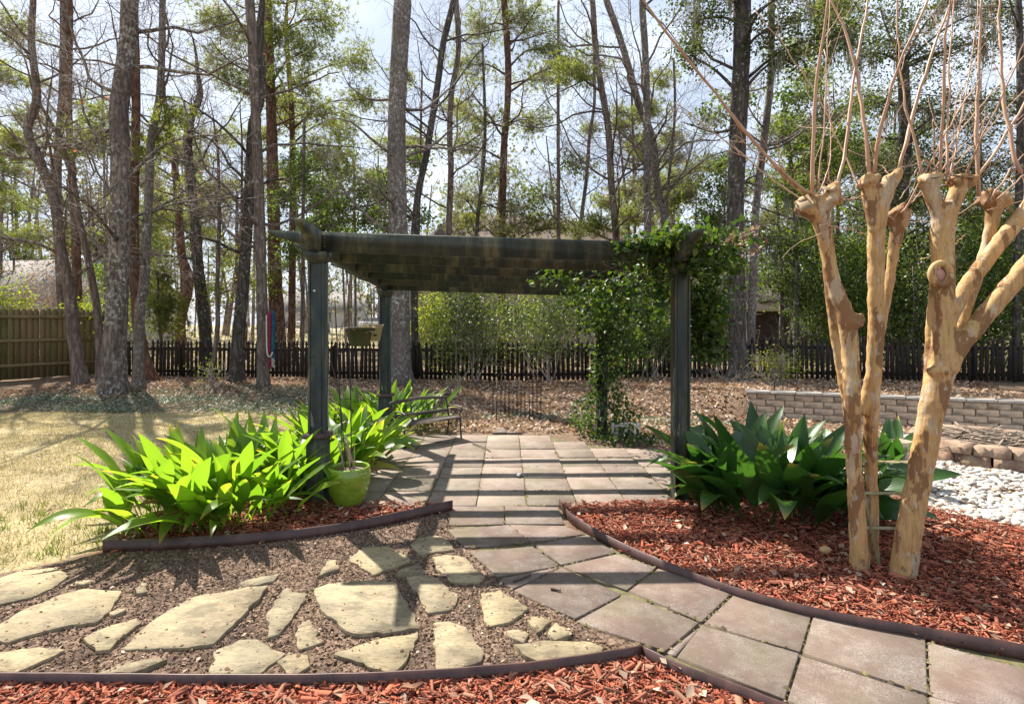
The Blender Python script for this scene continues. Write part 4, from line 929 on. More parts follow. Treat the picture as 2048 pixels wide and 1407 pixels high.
def clump(label, pts, meshes, center, zt=0.0, sc=(.8, 1.15), extra=0.0, group='clumps of cast iron plant'):
    c0 = np.array([*center, 0.0]); root = thing('cast_iron_plant', label, 'plant', (center[0], center[1], zt), group)
    for k_, p in enumerate(pts):
        d = np.array(p) - np.array(center); az = math.atan2(d[1], d[0]) + rng.normal(0, .75)
        rr = min(1.0, np.linalg.norm(d / np.array([.9, .55])) ) 
        dry = k_ % 13 == 5
        o = obj('dry_leaf' if dry else 'leaf', DS[k_ % 6] if dry else meshes[int(rng.integers(len(meshes)))], None, root, (d[0], d[1], h1(*p) - zt - .02))
        tilt = rng.normal(.0 + extra + .30 * rr * rng.uniform(0, 1), .14); s = rng.uniform(*sc)
        o.rotation_euler = (Matrix.Rotation(az - math.pi / 2, 3, 'Z') @ Matrix.Rotation(-tilt, 3, 'X') @ Matrix.Rotation(rng.normal(0, .35), 3, 'Z')).to_euler()
        o.scale = (s, s, s)
    return root
LP = [G(*p) for p in ((215, 1092), (330, 1080), (480, 1065), (590, 1035), (625, 985), (615, 945), (520, 950), (380, 985), (250, 1050))]
clump('long bed of bright green cast iron plant between lawn and steel edging', scatter(LP, 290), LS, np.mean(np.array(LP)[:, :2], 0), sc=(.95, 1.45))
P2 = [(-2.25, 5.3), (-1.95, 5.2), (-1.66, 5.5), (-1.56, 5.9), (-1.60, 6.3), (-1.85, 6.6), (-2.25, 6.2)]
clump('bright green cast iron plant behind the green pot and front post', scatter(P2, 190), LS, (-1.85, 5.95), sc=(1.0, 1.5))
P3 = [(-2.6, 7.5), (-1.95, 7.35), (-1.7, 7.9), (-1.3, 8.35), (-1.2, 8.7), (-2.0, 8.9), (-2.6, 8.3)]
clump('bright green cast iron plant growing up behind the garden bench', scatter(P3, 180), LS, (-1.85, 8.1), sc=(1.0, 1.4))
P5 = [(1.55, 4.6), (2.0, 4.35), (2.5, 4.25), (2.85, 4.35), (2.95, 4.9), (2.75, 5.4), (2.1, 5.45), (1.7, 5.1)]
clump('large dark green cast iron plant beside the crape myrtle trunks', scatter(P5, 135), RSm, (2.2, 4.85), sc=(1.0, 1.45), extra=.05)
P6 = [G(1760, 985), G(1800, 990), G(1800, 940), G(1765, 930)]
clump('few dark green leaves of cast iron plant seen through the wooden trellis', scatter(P6, 16), RSm, np.mean(np.array(P6)[:, :2], 0), sc=(.8, 1.0))

# ------------------------------------------------------------------ growth helpers for trees and vines
def grow(Pp, Rp, n, tl, th, L0, L1, spread, up, N, wob, rs=.6, rmax=.09, upc=.0, tip=.25):
    M, Np = Pp.shape[:2]; pi = rng.integers(M, size=n); t = rng.uniform(tl, th, n) * (Np - 1.001); i0 = t.astype(int); f = (t - i0)[:, None]
    st = Pp[pi, i0] * (1 - f) + Pp[pi, i0 + 1] * f; rad = np.minimum((Rp[pi, i0] * (1 - f[:, 0]) + Rp[pi, i0 + 1] * f[:, 0]) * rs, rmax)
    tan = Pp[pi, i0 + 1] - Pp[pi, i0]; tan /= np.linalg.norm(tan, axis=1, keepdims=True) + 1e-9
    r = rng.normal(size=(n, 3)); r -= (r * tan).sum(1, keepdims=True) * tan; r /= np.linalg.norm(r, axis=1, keepdims=True) + 1e-9
    d = tan * (1 - spread) + r * spread; d[:, 2] += up; d /= np.linalg.norm(d, axis=1, keepdims=True)
    L_ = rng.uniform(L0, L1, n)[:, None]; pts = np.zeros((n, N, 3)); pts[:, 0] = st
    for k_ in range(1, N):
        d = d + rng.normal(0, wob, d.shape); d[:, 2] += upc; d /= np.linalg.norm(d, axis=1, keepdims=True); pts[:, k_] = pts[:, k_ - 1] + d * L_ / (N - 1)
    return pts, rad[:, None] * np.linspace(1, tip, N)[None]
UPV = np.array([0, 0, 1.0])
bark_brown = bark('brown_grey_bark', (.09, .068, .055), (.25, .195, .165), .55, 10)
bark_oak = bark('furrowed_oak_bark', (.07, .054, .044), (.24, .19, .16), 1.15, 12)
bark_red = bark('reddish_pine_bark', (.075, .038, .026), (.22, .125, .085), 0, 8, .3)
bark_grey = bark('pale_lichen_bark', (.10, .082, .07), (.235, .20, .175), 1.0, 16, .4, .5)
bark_dark = bark('dark_mossy_bark', (.04, .034, .03), (.13, .11, .095), .6, 9, moss=.5)
twig_t = simple('bare_twigs', (.20, .16, .135), (.38, .315, .27), 3, .85, 0)
pine_m = leaf_mat('pine_needles', [(.08, .11, .04), (.14, .17, .055), (.20, .22, .075), (.11, .145, .055)], .55, (1.9, 1.8, .8), rough=.5, spec=.3)
broad_m = leaf_mat('glossy_evergreen_leaves', [(.03, .062, .018), (.06, .10, .026), (.10, .15, .032), (.04, .075, .025), (.15, .19, .04)], .45, (2.0, 2.0, .7), rough=.6, spec=.25)
oak_m = leaf_mat('live_oak_leaves', [(.03, .05, .018), (.055, .078, .025), (.09, .115, .035)], .4, (1.9, 1.8, .7), rough=.6, spec=.25)
lime_m = leaf_mat('yellow_green_leaves', [(.12, .17, .02), (.20, .26, .03), (.30, .34, .05), (.09, .14, .02)], .5, (1.7, 1.6, .6), rough=.5, spec=.4)
rust_l = leaf_mat('rust_brown_dry_leaves', [(.32, .10, .035), (.42, .17, .06), (.25, .12, .06)], .45, (1.5, 1.1, .7), rough=.6)
moss_l = leaf_mat('grey_hanging_moss', [(.22, .23, .18), (.32, .33, .27), (.27, .27, .21)], .35, (1.1, 1.1, .9), rough=.9, spec=.1)
vine_m = leaf_mat('dark_vine_leaves', [(.016, .04, .010), (.03, .068, .015), (.055, .10, .018), (.022, .05, .013), (.11, .14, .025)], .36, (2.3, 2.2, .8), rough=.5, spec=.35)

def hang_moss(C, n, Lr, w=.012):
    M = len(C) * n; c = np.repeat(C, n, 0) + rng.normal(0, .06, (M, 3)); L_ = rng.uniform(*Lr, M)[:, None]
    a = rng.uniform(0, 6.28, M); o_ = np.column_stack([np.cos(a), np.sin(a), np.zeros(M)]) * w
    b = c + rng.normal(0, .03, (M, 3)) - UPV * L_ * .5; e = c + rng.normal(0, .05, (M, 3)) - UPV * L_
    V = np.stack([c - o_, c + o_, b + o_ * .8, b - o_ * .8, e], 1).reshape(-1, 3); k = np.arange(M)[:, None] * 5
    return V, [k + np.array([[0, 1, 2, 3]]), k + np.array([[3, 2, 4]])]

def tree(name, label, bmat, d, pts, w, top, limbs=14, lim=(1.6, 3.6), hmin=.22, sub=(8, 7), pads=(), fol=None, gpads=0, rustn=0, base=None, lth=.80, flare=1.5, moss=0, group='trees of the garden and woods', S=12, upb=.15, dvar=.15):
    "pts: trunk line in photo pixels from the top of the picture down; w: (bottom, top) width in pixels; top: full height"
    p = np.array([P(a, b_, d) for a, b_ in pts][::-1])
    gz_ = h1(p[0, 0], d)
    if p[0, 2] > gz_ - .05: p = np.vstack([[p[0, 0] + (p[0, 0] - p[1, 0]) * .2, d, gz_ - .12], p])
    else: p[0, 2] = gz_ - .12
    p[:, 1] += dvar * np.sin(np.linspace(0, 5, len(p)) + p[0, 0]) * np.linspace(0, 1, len(p))
    hz = p[-1, 2]; r0, r1 = w[0] * d / F / 2 * .9, w[1] * d / F / 2 * .9
    rad = np.interp(p[:, 2], [p[0, 2], hz], [r0, r1])
    if top > hz + .5:
        n_ = 5; dr = p[-1] - p[-2]; dr = dr / np.linalg.norm(dr) * .5 + UPV * .7; dr /= np.linalg.norm(dr); ext = []
        c = p[-1].copy()
        for k_ in range(n_): dr = dr + rng.normal(0, .12, 3); dr[2] = abs(dr[2]) + .2; dr /= np.linalg.norm(dr); c = c + dr * (top - hz) / n_; ext.append(c.copy())
        p = np.vstack([p, ext]); rad = np.concatenate([rad, np.linspace(r1, r1 * .12, n_ + 1)[1:]])
    a = resample(np.column_stack([p, rad]), 56); T, Rr = a[:, :3], np.maximum(a[:, 3], .006)
    hgt = T[:, 2] - gz_; Rr = Rr * (1 + (flare - 1) * np.exp(-np.maximum(hgt, 0) / .28))
    root = thing(name, label, 'tree', (T[0, 0], d, gz_), group)
    V, Fs = tubes(T, Rr, S); Vr = V.reshape(56, S, 3); jit = 1 + rng.normal(0, .035, (56, S, 1)); ang = np.arange(S) * 6.283 / S; lob = 1 + .16 * np.exp(-np.maximum(hgt, 0) / .22)[:, None] * np.sin(ang * 4 + rng.uniform(0, 6))[None]
    Vr = T[:, None] + (Vr - T[:, None]) * jit * lob[:, :, None]; V = Vr.reshape(-1, 3)
    part('trunk', (V, Fs), bmat, root, True)
    TT, RR = T[None], Rr[None]; tw = []; woody = []
    fr = max(hmin, 0.0)
    L1 = R1 = L2 = R2 = L3 = None
    if limbs:
        L1, R1 = grow(TT, RR, limbs, fr, lth, *lim, .80, upb, 8, .22, .34, .048, .05)
        L2, R2 = grow(L1, R1, limbs * sub[0], .15, 1, lim[0] * .35, lim[1] * .4, .62, .06, 5, .25, .5, .018)
        L3, R3 = grow(L2, R2, limbs * sub[0] * sub[1], .1, 1, .25, .75, .6, .03, 3, .22, .6, .012)
        part('limbs', join(tubes(L1, np.maximum(R1, .008), 6), tubes(L2, np.maximum(R2, .005), 3, False)), bmat, root)['kind'] = 'stuff'
        o = part('twigs', tubes(L3, np.maximum(R3, .0036), 3, False), twig_t, root); o['kind'] = 'stuff'
    if rustn and L3 is not None:
        c = L3[rng.integers(len(L3), size=rustn * 6), -1]; c = c[:rustn]; o = part('dry_leaves', leaves(c, .11), rust_l, root); o['kind'] = 'stuff'
    if gpads and L1 is not None:
        e = L1[rng.permutation(len(L1))[:gpads], -1]; pads = list(pads) + [('w', q, rng.uniform(.6, 1.1)) for q in e]
    if pads:
        LB, TU, LV, D = [], [], [], []
        for q in pads:
            if q[0] == 'w': C = q[1]; rx_ = rz_ = q[2]; rz_ *= .45; dens = 1
            else:
                dd = q[4] if len(q) > 4 and q[4] else d + rng.uniform(-.8, .8); C = np.array(P(q[0], q[1], dd)); rx_, rz_ = q[2] * dd / F, q[3] * dd / F; dens = q[5] if len(q) > 5 else 1
            ix = np.argmin(np.abs(T[:, 2] - (C[2] - .35 * np.hypot(C[0] - T[:, 0].mean(), C[1] - d)))); A = T[ix]
            mid = (A + C) / 2 + np.array([0, 0, .12 * np.linalg.norm(C - A)]) + rng.normal(0, .1, 3)
            lb = resample(np.array([A, mid, C]), 8); LB.append(np.column_stack([lb, np.linspace(min(.05, Rr[ix] * .5), .012, 8)]))
            nt = int(max(14, 46 * dens * min(3, (rx_ * rz_) ** .5 / .7)))
            st = lb[rng.integers(4, 8, nt)]; u = rng.normal(size=(nt, 3)); u /= np.linalg.norm(u, axis=1, keepdims=True); u *= rng.uniform(.3, 1.5, (nt, 1)) * np.array([rx_, rx_ * .9, rz_ * 1.1])
            en = C + u; tp_ = np.stack([st, st * .45 + en * .55 + rng.normal(0, .06, (nt, 3)), en], 1); TU.append(tp_); D.append(u)
        LB = np.array(LB); TU = np.vstack(TU)
        part('foliage_limbs', tubes(LB[:, :, :3], LB[:, :, 3], 5), bmat, root)['kind'] = 'stuff'
        part('foliage_twigs', tubes(TU if d < 15 else TU[:, ::2], np.broadcast_to([.008, .005, .003] if d < 15 else [.007, .0035], TU[:, ::(1 if d < 15 else 2)].shape[:2]), 3, False), twig_t, root)['kind'] = 'stuff'
        nl = len(TU)
        dv = TU[:, 2] - TU[:, 1]; dv /= np.linalg.norm(dv, axis=1, keepdims=True) + 1e-9
        if fol[0] == 'pine':
            f = rng.uniform(.3, 1.05, (nl, fol[2])); c = (TU[:, 1][:, None] + (TU[:, 2] - TU[:, 1])[:, None] * f[..., None] + rng.normal(0, .15, (nl, fol[2], 3))).reshape(-1, 3)
            VF = needles(c, np.repeat(dv, fol[2], 0), 10, fol[1], .0095 if d < 23 else .015)
            mt = pine_m
        else:
            f = rng.uniform(.1, 1.1, (nl, fol[2])); c = (TU[:, 1][:, None] + (TU[:, 2] - TU[:, 1])[:, None] * f[..., None] + rng.normal(0, .13, (nl, fol[2], 3))).reshape(-1, 3)
            VF = leaves(c, fol[1]); mt = {'broad': broad_m, 'oak': oak_m, 'lime': lime_m}[fol[0]]
        part('crown', VF, mt, root)['kind'] = 'stuff'
        if moss:
            c = TU[rng.integers(nl, size=moss), 1]; part('spanish_moss', hang_moss(c, 26, (.3, 1.0)), moss_l, root)['kind'] = 'stuff'
    return root
PINE = ('pine', .18, 10); BROAD = ('broad', .11, 18); OAK = ('oak', .088, 22); LIME = ('lime', .085, 13)
# trees standing inside the fence
tree('oak_tree', 'thick furrowed oak with pale lichen and flared base in the ground cover', bark_oak, 12.5, [(251, 0), (247, 85), (240, 150), (235, 220), (242, 310), (244, 440), (237, 610), (230, 730), (229, 792)], (46, 33), 12.5, 10, (2.0, 4.2), .2, (6, 6), flare=1.5, S=18, rustn=20, lth=.68)
tree('bare_tree', 'crooked slender bare tree leaning by the wooden board fence', bark_brown, 14.4, [(67, 0), (68, 85), (80, 205), (62, 262), (85, 325), (113, 410), (122, 500), (137, 577), (147, 680), (162, 772)], (27, 12), 13, 14, (1.8, 4), .2, rustn=14)
tree('bare_tree', 'slender bare tree with forked stem close to the board fence end', bark_brown, 15.6, [(140, 330), (154, 365), (164, 440), (185, 560), (195, 645), (200, 752)], (18, 10), 9.5, 10, (1.2, 2.8), .35)
tree('bare_tree', 'pale grey lichened tree standing right beside the thick oak', bark_grey, 13.5, [(318, 0), (316, 120), (312, 205), (300, 275), (297, 400), (293, 500), (292, 560), (283, 620), (279, 700), (277, 782)], (22, 13), 12.5, 11, (1.8, 3.6), .25, lth=.7, pads=[(330, 262, 26, 30, 0, .45), (300, 300, 24, 22, 0, .45), (345, 232, 20, 14, 0, .45)], fol=PINE)
tree('pine_tree', 'dark red-brown trunk half hidden behind the thick oak', bark_red, 15.0, [(262, 0), (268, 150), (271, 300), (270, 440), (276, 600), (284, 690), (302, 762)], (24, 15), 17, 8, (1.5, 3), .45, pads=[(160, 262, 34, 24, 0, .5), (190, 235, 30, 18, 0, .5), (150, 300, 30, 16, 0, .5), (205, 280, 22, 22, 0, .5)], fol=PINE)
tree('oak_tree', 'dark trunk with wide foot in front of the picket fence beside hammock tree', bark_dark, 15.0, [(523, 60), (521, 190), (503, 250), (496, 380), (491, 470), (485, 577), (476, 680), (474, 764)], (28, 17), 12, 8, (1.6, 3.4), .3, (6, 6), rustn=10, lth=.72)
tree('bare_tree', 'straight brown tree with the folded hammock hung on it', bark_brown, 13.7, [(504, 0), (510, 137), (513, 273), (518, 440), (523, 610), (527, 780)], (24, 19), 12.5, 9, (2.0, 4.2), .25, (6, 6), S=14, lth=.70)
tree('tulip_tree', 'thick pale grey-brown trunk rising just behind the pergola', bark_grey, 14.3, [(803, 0), (798, 85), (793, 205), (793, 308), (796, 440), (800, 580), (802, 690), (803, 768)], (43, 38), 13, 7, (2.0, 4.0), .3, (6, 6), flare=1.45, S=18, lth=.70)
tree('oak_tree', 'stout dark oak with mossy mounded foot beyond the vine-covered corner', bark_dark, 13.6, [(1480, 0), (1481, 102), (1478, 239), (1473, 376), (1473, 480), (1475, 605), (1477, 752)], (36, 36), 13.5, 8, (1.6, 3.4), .35, flare=1.9, S=16,
     pads=[(1400, 40, 70, 40), (1560, 60, 70, 40), (1380, 110, 40, 30), (1600, 120, 60, 40), (1430, -30, 90, 40), (1690, 70, 80, 45), (1620, -20, 80, 50)], fol=OAK, moss=14)
tree('bare_tree', 'slim grey tree close behind the stout mossy-footed oak', bark_grey, 14.6, [(1538, 0), (1536, 171), (1523, 308), (1512, 420), (1509, 525), (1503, 690), (1501, 740)], (18, 14), 14, 9, (1.4, 3), .4)
tree('bare_tree', 'thin leaning sapling against the picket fence behind ground cover', bark_brown, 15.2, [(434, 300), (434, 440), (431, 577), (434, 660), (425, 735), (420, 750)], (11, 6), 8, 10, (.8, 2), .3)
tree('bare_tree', 'slim dark trunk rising at the right end of the fence', bark_dark, 14.0, [(2028, 0), (2034, 240), (2037, 480), (2036, 690), (2036, 770)], (17, 13), 14, 8, (1.4, 3), .4)
# beyond the fence
tree('bare_tree', 'reddish double trunk behind the board fence, thicker stem', bark_red, 18.5, [(137, 0), (131, 200), (140, 330), (150, 440), (157, 610)], (19, 12), 16, 12, (1.8, 4), .4)
tree('bare_tree', 'straight grey trunk behind the crooked tree and board fence', bark_brown, 19.5, [(120, 0), (122, 200), (118, 300), (119, 440), (124, 620)], (18, 13), 16, 12, (1.8, 4), .35, pads=[(60, 470, 40, 22), (30, 60, 50, 26)], fol=PINE)
tree('bare_tree', 'dark forking tree with a limb reaching right beyond the picket fence', bark_dark, 19.0, [(372, 270), (385, 380), (393, 440), (400, 540), (407, 610), (413, 700)], (24, 17), 12, 13, (1.8, 4), .3, pads=[(365, 380, 26, 22), (350, 410, 24, 16)], fol=LIME)
tree('bare_tree', 'curving rust-red trunk hung with pale moss beyond the picket fence', bark_red, 22.0, [(350, 300), (359, 440), (362, 510), (376, 560), (360, 645), (360, 690)], (22, 13), 14, 12, (1.8, 3.8), .35, rustn=26)
tree('pine_tree', 'thick reddish pine trunk behind the hammock and picket fence', bark_red, 20.0, [(536, 60), (540, 240), (547, 480), (552, 600), (558, 690)], (34, 18), 17, 6, (1.5, 3), .5,
     pads=[(560, 60, 60, 30), (620, 110, 60, 26), (470, 70, 50, 28), (430, 130, 44, 26), (590, 170, 60, 24), (660, 40, 50, 30), (640, 230, 56, 24), (480, 170, 40, 26), (560, -30, 80, 36), (420, 40, 40, 30)], fol=PINE)
tree('pine_tree', 'slim tan pine trunk left of the front pergola post, beyond fence', bark_red, 22.0, [(570, 60), (582, 240), (585, 490), (584, 680)], (17, 10), 16, 6, (1.5, 3), .45, pads=[(640, 300, 56, 26), (600, 350, 46, 22), (690, 260, 40, 22), (680, 340, 50, 26), (730, 200, 40, 24), (720, 120, 40, 24)], fol=PINE)
tree('bare_tree', 'dark tree leaning right just behind the thick pale trunk', bark_dark, 16.6, [(905, 0), (885, 85), (875, 164), (864, 239), (851, 318), (836, 393), (829, 480), (830, 690)], (17, 14), 13, 13, (1.6, 3.8), .35)
tree('bare_tree', 'brown twisting trunk behind the pergola roof beam, near house hip', bark_brown, 19.0, [(912, 0), (916, 100), (902, 188), (899, 273), (902, 331), (897, 480), (895, 690)], (15, 12), 15, 14, (1.8, 4), .35)
tree('pine_tree', 'straight tall pine in front of the brown house roof', bark_red, 21.5, [(1008, 0), (1016, 120), (1015, 205), (1008, 290), (1004, 480), (1003, 690)], (18, 14), 18, 6, (1.5, 3), .5,
     pads=[(960, 60, 60, 24), (1060, 40, 60, 24), (1100, 100, 60, 22), (940, 130, 50, 20), (1080, 160, 80, 18), (1160, 130, 60, 18), (960, 240, 50, 20), (930, 290, 44, 18), (1060, 240, 44, 20), (1020, -20, 90, 30), (990, 350, 56, 24), (930, 400, 50, 26), (1040, 410, 46, 22), (935, 445, 44, 20), (1070, 445, 44, 18), (1010, 455, 40, 16), (1130, 455, 40, 16)], fol=PINE)
tree('bare_tree', 'thin dark sapling between the twisting trunk and tall pine', bark_dark, 20.0, [(965, 90), (970, 240), (967, 325), (952, 480), (950, 690)], (10, 6), 12, 10, (1, 2.4), .35)
tree('bare_tree', 'thin upright grey tree right of the tall pine', bark_brown, 21.0, [(1117, 0), (1116, 239), (1117, 480), (1118, 690)], (10, 6), 14, 12, (1.2, 2.8), .35, pads=[(1090, 390, 40, 22), (1150, 330, 36, 22)], fol=BROAD)
tree('bare_tree', 'thin bending tree in front of the far end of house roof', bark_brown, 20.0, [(1189, 120), (1189, 205), (1179, 273), (1172, 360), (1158, 480), (1155, 690)], (11, 6), 12, 12, (1.2, 2.8), .35, rustn=14)
tree('bare_tree', 'grey tree leaning left with a long limb over the pergola', bark_brown, 17.6, [(1186, 0), (1193, 102), (1203, 171), (1216, 256), (1223, 376), (1232, 480), (1238, 690)], (18, 13), 14, 14, (2, 4.4), .3, pads=[(1140, 145, 50, 14), (1180, 450, 40, 16)], fol=PINE)
tree('bare_tree', 'long leaning grey tree crossing behind the upright one', bark_grey, 18.6, [(1210, 0), (1234, 61), (1257, 130), (1278, 205), (1305, 273), (1316, 376), (1329, 444), (1335, 690)], (20, 14), 14, 13, (1.8, 4), .35)
tree('bare_tree', 'upright grey-brown trunk above the vine-covered beam', bark_grey, 17.0, [(1285, 0), (1292, 102), (1295, 205), (1295, 342), (1295, 455), (1296, 690)], (18, 15), 15, 14, (1.8, 4), .35)
tree('bare_tree', 'thin bare tree with drooping twigs left of the stout oak', bark_brown, 19.0, [(1345, 120), (1350, 200), (1348, 270), (1335, 400), (1332, 690)], (10, 5), 10, 14, (1.2, 3), .3, (7, 6))
tree('magnolia_tree', 'glossy green evergreen tree behind the left crape myrtle', bark_grey, 16.4, [(1570, 180), (1585, 380), (1590, 560), (1592, 690)], (13, 7), 9, 4, (1, 2), .4,
     pads=[(1600, 190, 60, 40), (1660, 230, 60, 40), (1570, 270, 50, 36), (1640, 310, 70, 36), (1560, 380, 50, 34), (1610, 420, 60, 36), (1700, 280, 50, 36), (1440, 380, 40, 30), (1420, 440, 50, 26), (1530, 480, 50, 30), (1600, 500, 50, 36), (1590, 570, 60, 36)], fol=BROAD, moss=10)
tree('live_oak', 'dark spreading live oak hung with grey moss behind the right crape myrtle', bark_dark, 16.5, [(1800, 130), (1810, 300), (1800, 450), (1795, 560), (1800, 690)], (34, 22), 10, 6, (1.5, 3), .4,
     pads=[(1720, 110, 80, 36), (1800, 80, 80, 36), (1880, 110, 80, 40), (1960, 80, 80, 40), (1760, 200, 70, 40), (1860, 230, 90, 46), (1950, 240, 90, 50), (2030, 200, 70, 50), (1800, 310, 80, 46), (1900, 330, 90, 50), (2000, 330, 80, 50), (1740, 350, 60, 46), (1840, 400, 80, 46), (1940, 430, 90, 50), (2030, 430, 60, 60), (1760, 20, 90, 40), (1900, 0, 90, 40), (2010, 10, 80, 40), (1720, 430, 60, 40), (1720, 520, 60, 40, 0, 1.5), (1850, 500, 80, 40, 0, 1.5), (1960, 520, 80, 40, 0, 1.5), (2040, 540, 50, 40, 0, 1.5)], fol=OAK, moss=34)
tree('holly_tree', 'leafy evergreen tree with hanging moss between fence and cream porch', bark_grey, 17.5, [(1556, 380), (1560, 520), (1562, 690)], (10, 7), 6.5, 4, (.8, 1.6), .4, pads=[(1540, 560, 50, 30), (1600, 600, 40, 30), (1640, 560, 50, 36), (1650, 630, 40, 30), (1580, 530, 40, 30)], fol=BROAD, moss=12)
tree('evergreen_tree', 'yellow-green leafy evergreen above the left pergola corner', bark_brown, 18.0, [(612, 240), (606, 400), (604, 560), (604, 690)], (10, 6), 8, 5, (.8, 2), .4, pads=[(600, 340, 44, 30), (560, 400, 40, 26), (640, 380, 46, 28), (700, 420, 46, 26), (740, 380, 40, 30), (590, 500, 40, 26), (660, 450, 40, 22), (740, 440, 30, 20)], fol=BROAD)
tree('evergreen_tree', 'small lime-leaved tree behind the red pine trunk and hammock', bark_brown, 19.5, [(470, 380), (474, 520), (476, 690)], (9, 6), 6.5, 5, (.8, 2), .4, pads=[(455, 510, 30, 26), (500, 560, 30, 26), (440, 580, 28, 26), (560, 480, 30, 26), (545, 560, 26, 26)], fol=LIME)
tree('evergreen_tree', 'soft green young pine behind the pale lichened tree', bark_brown, 18.0, [(318, 560), (320, 620), (322, 690)], (8, 5), 4.2, 3, (.5, 1), .4, pads=[(315, 610, 30, 22), (330, 640, 30, 22), (300, 580, 26, 22), (345, 600, 24, 20), (322, 550, 20, 18)], fol=PINE)
# background trees, look-alikes
for k_ in range(72):
    y = rng.uniform(24, 58); px = rng.uniform(-80, 2130); 
    if 840 < px < 1260: px += rng.choice([-420, 440])
    hb_ = rng.uniform(11, 19); w_ = rng.uniform(.12, .27) * F / y
    ln2 = rng.normal(0, 18)
    kind = k_ % 3
    ad = ('stout ' if w_ * y / F > .195 else 'slim ') + ('leaning ' if abs(ln2) > 16 else 'straight '); wh = ['among the first trees of the far woods', 'in the middle of the far woods', 'deep in the far woods'][int(y > 34) + int(y > 46)]
    pyb = HY + (CZ - 0.4) * F / y; pyt = HY - (hb_ - 3 - CZ) * F / y
    if kind == 0: tree('pine_tree', f'{ad}pine with ragged needle crown {wh}', bark_red, y, [(px + ln2, pyt), (px + ln2 * .4 + rng.normal(0, 5), (pyt + pyb) / 2), (px, pyb)], (w_, w_ * .6), hb_, 9, (1.6, 3.2), .4, (4, 3), gpads=8, fol=('pine', .30, 5), pads=(), group='far woodland trees', S=7)
    elif kind == 1: tree('bare_tree', f'{ad}bare grey-brown tree {wh}', bark_brown, y, [(px + ln2, pyt), (px + ln2 * .4 + rng.normal(0, 6), (pyt + pyb) / 2), (px, pyb)], (w_, w_ * .5), hb_, 14, (2, 4.6), .3, (7, 6), group='far woodland trees', S=7)
    else: tree('evergreen_tree', f'{ad}broad-leaved evergreen tree {wh}', bark_brown, y, [(px + ln2, pyt), (px + ln2 * .3, (pyt + pyb) / 2), (px, pyb)], (w_, w_ * .5), hb_ * .8, 9, (1.4, 3.2), .25, (4, 3), gpads=8, fol=('broad', .20, 7), group='far woodland trees', S=7)
# ------------------------------------------------------------------ shrubs
def shrub(name, label, px, d, wpx, z0, z1, mat, size, n, stems=8, group='shrubs along the fence', dep=None, wide=1.0, shape='kite'):
    x = (px - CX) * d / F; rx_ = wpx * d / F / 2; ry_ = dep or rx_ * .8; g0 = h1(x, d); root = thing(name, label, 'shrub', (x, d, g0), group)
    b = np.column_stack([x + rng.normal(0, rx_ * .18, stems), d + rng.normal(0, ry_ * .18, stems), np.full(stems, g0 - .03)])
    e = np.column_stack([x + rng.uniform(-.7, .7, stems) * rx_, d + rng.uniform(-.7, .7, stems) * ry_, g0 + rng.uniform(.55, .9, stems) * z1])
    mm = (b + e) / 2 + rng.normal(0, .08, b.shape); S_ = np.stack([b, mm, e], 1); SR = np.broadcast_to([.022, .015, .008], (stems, 3))
    S_ = np.array([resample(q, 7) for q in S_]); SR = np.broadcast_to(np.linspace(.022, .008, 7), (stems, 7))
    B2, R2 = grow(S_, SR, stems * 9, .3, 1, rx_ * .3, rx_ * .8, .7, .1, 5, .25, .6, .012)
    part('stems', join(tubes(S_, SR, 6), tubes(B2, np.maximum(R2, .003), 3, False)), twig_t, root)
    nc = 26; u = rng.normal(size=(nc, 3)); u /= np.linalg.norm(u, axis=1, keepdims=True); cc = np.array([x, d, g0 + (z0 + z1) / 2]) + u * np.array([rx_, ry_, (z1 - z0) / 2]) * rng.uniform(.35, .9, (nc, 1))
    c = cc[rng.integers(nc, size=n)] + rng.normal(0, 1, (n, 3)) * np.array([rx_ * .30, ry_ * .30, (z1 - z0) * .15]); c[:, 2] = np.maximum(c[:, 2], H(c[:, 0], c[:, 1]) + .03)
    part('foliage', leaves(c, size, wide=wide, shape=shape), mat, root)['kind'] = 'stuff'
    return root
cam_l = leaf_mat('glossy_camellia_leaves', [(.035, .06, .025), (.06, .095, .035), (.09, .13, .045), (.16, .19, .05), (.12, .15, .04)], .42, (2.0, 2.0, .7), rough=.36, spec=.5)
shrub('camellia_shrub', 'big glossy-leaved camellia at the picket fence behind the patio', 950, 14.6, 170, .35, 2.75, cam_l, .08, 5600)
shrub('camellia_shrub', 'loose glossy camellia left of the vine-covered back post', 1090, 14.4, 190, .7, 2.6, cam_l, .075, 4600)
shrub('evergreen_shrub', 'twiggy green shrub with pale moss beside the front right post', 1300, 14.2, 150, .3, 2.5, broad_m, .075, 5500)
shrub('evergreen_shrub', 'yellow-green bush against the brick wall beyond the fence', 862, 18.5, 80, .3, 2.9, lime_m, .09, 2600)
shrub('evergreen_shrub', 'lime green bush in front of the camellia, behind the fence', 1040, 17.5, 240, .2, 3.0, lime_m, .085, 1500)
shrub('evergreen_shrub', 'pale green bushy shrub leaning over the end of board fence', 180, 17.6, 130, .9, 2.4, lime_m, .09, 3000)
shrub('brush_thicket', 'tall twiggy thicket between the board fence and white house', 95, 25.0, 190, 1.2, 5.0, dead_m, .10, 2600, 22)
shrub('brush_thicket', 'greenish thicket behind the thick oak and board fence corner', 230, 24.0, 150, .8, 4.6, broad_m, .11, 2200, 18)
shrub('evergreen_shrub', 'green bush seen above the board fence near left house', 30, 21.0, 120, 1.0, 3.2, lime_m, .11, 2200)
shrub('holly_shrub', 'huge dark holly mass behind the left crape myrtle', 1700, 15.8, 210, .1, 4.4, broad_m, .10, 11000)
shrub('holly_shrub', 'huge dark holly mass between the crape myrtle trunks and right trunk', 1830, 15.6, 230, .1, 4.2, cam_l, .095, 11000)
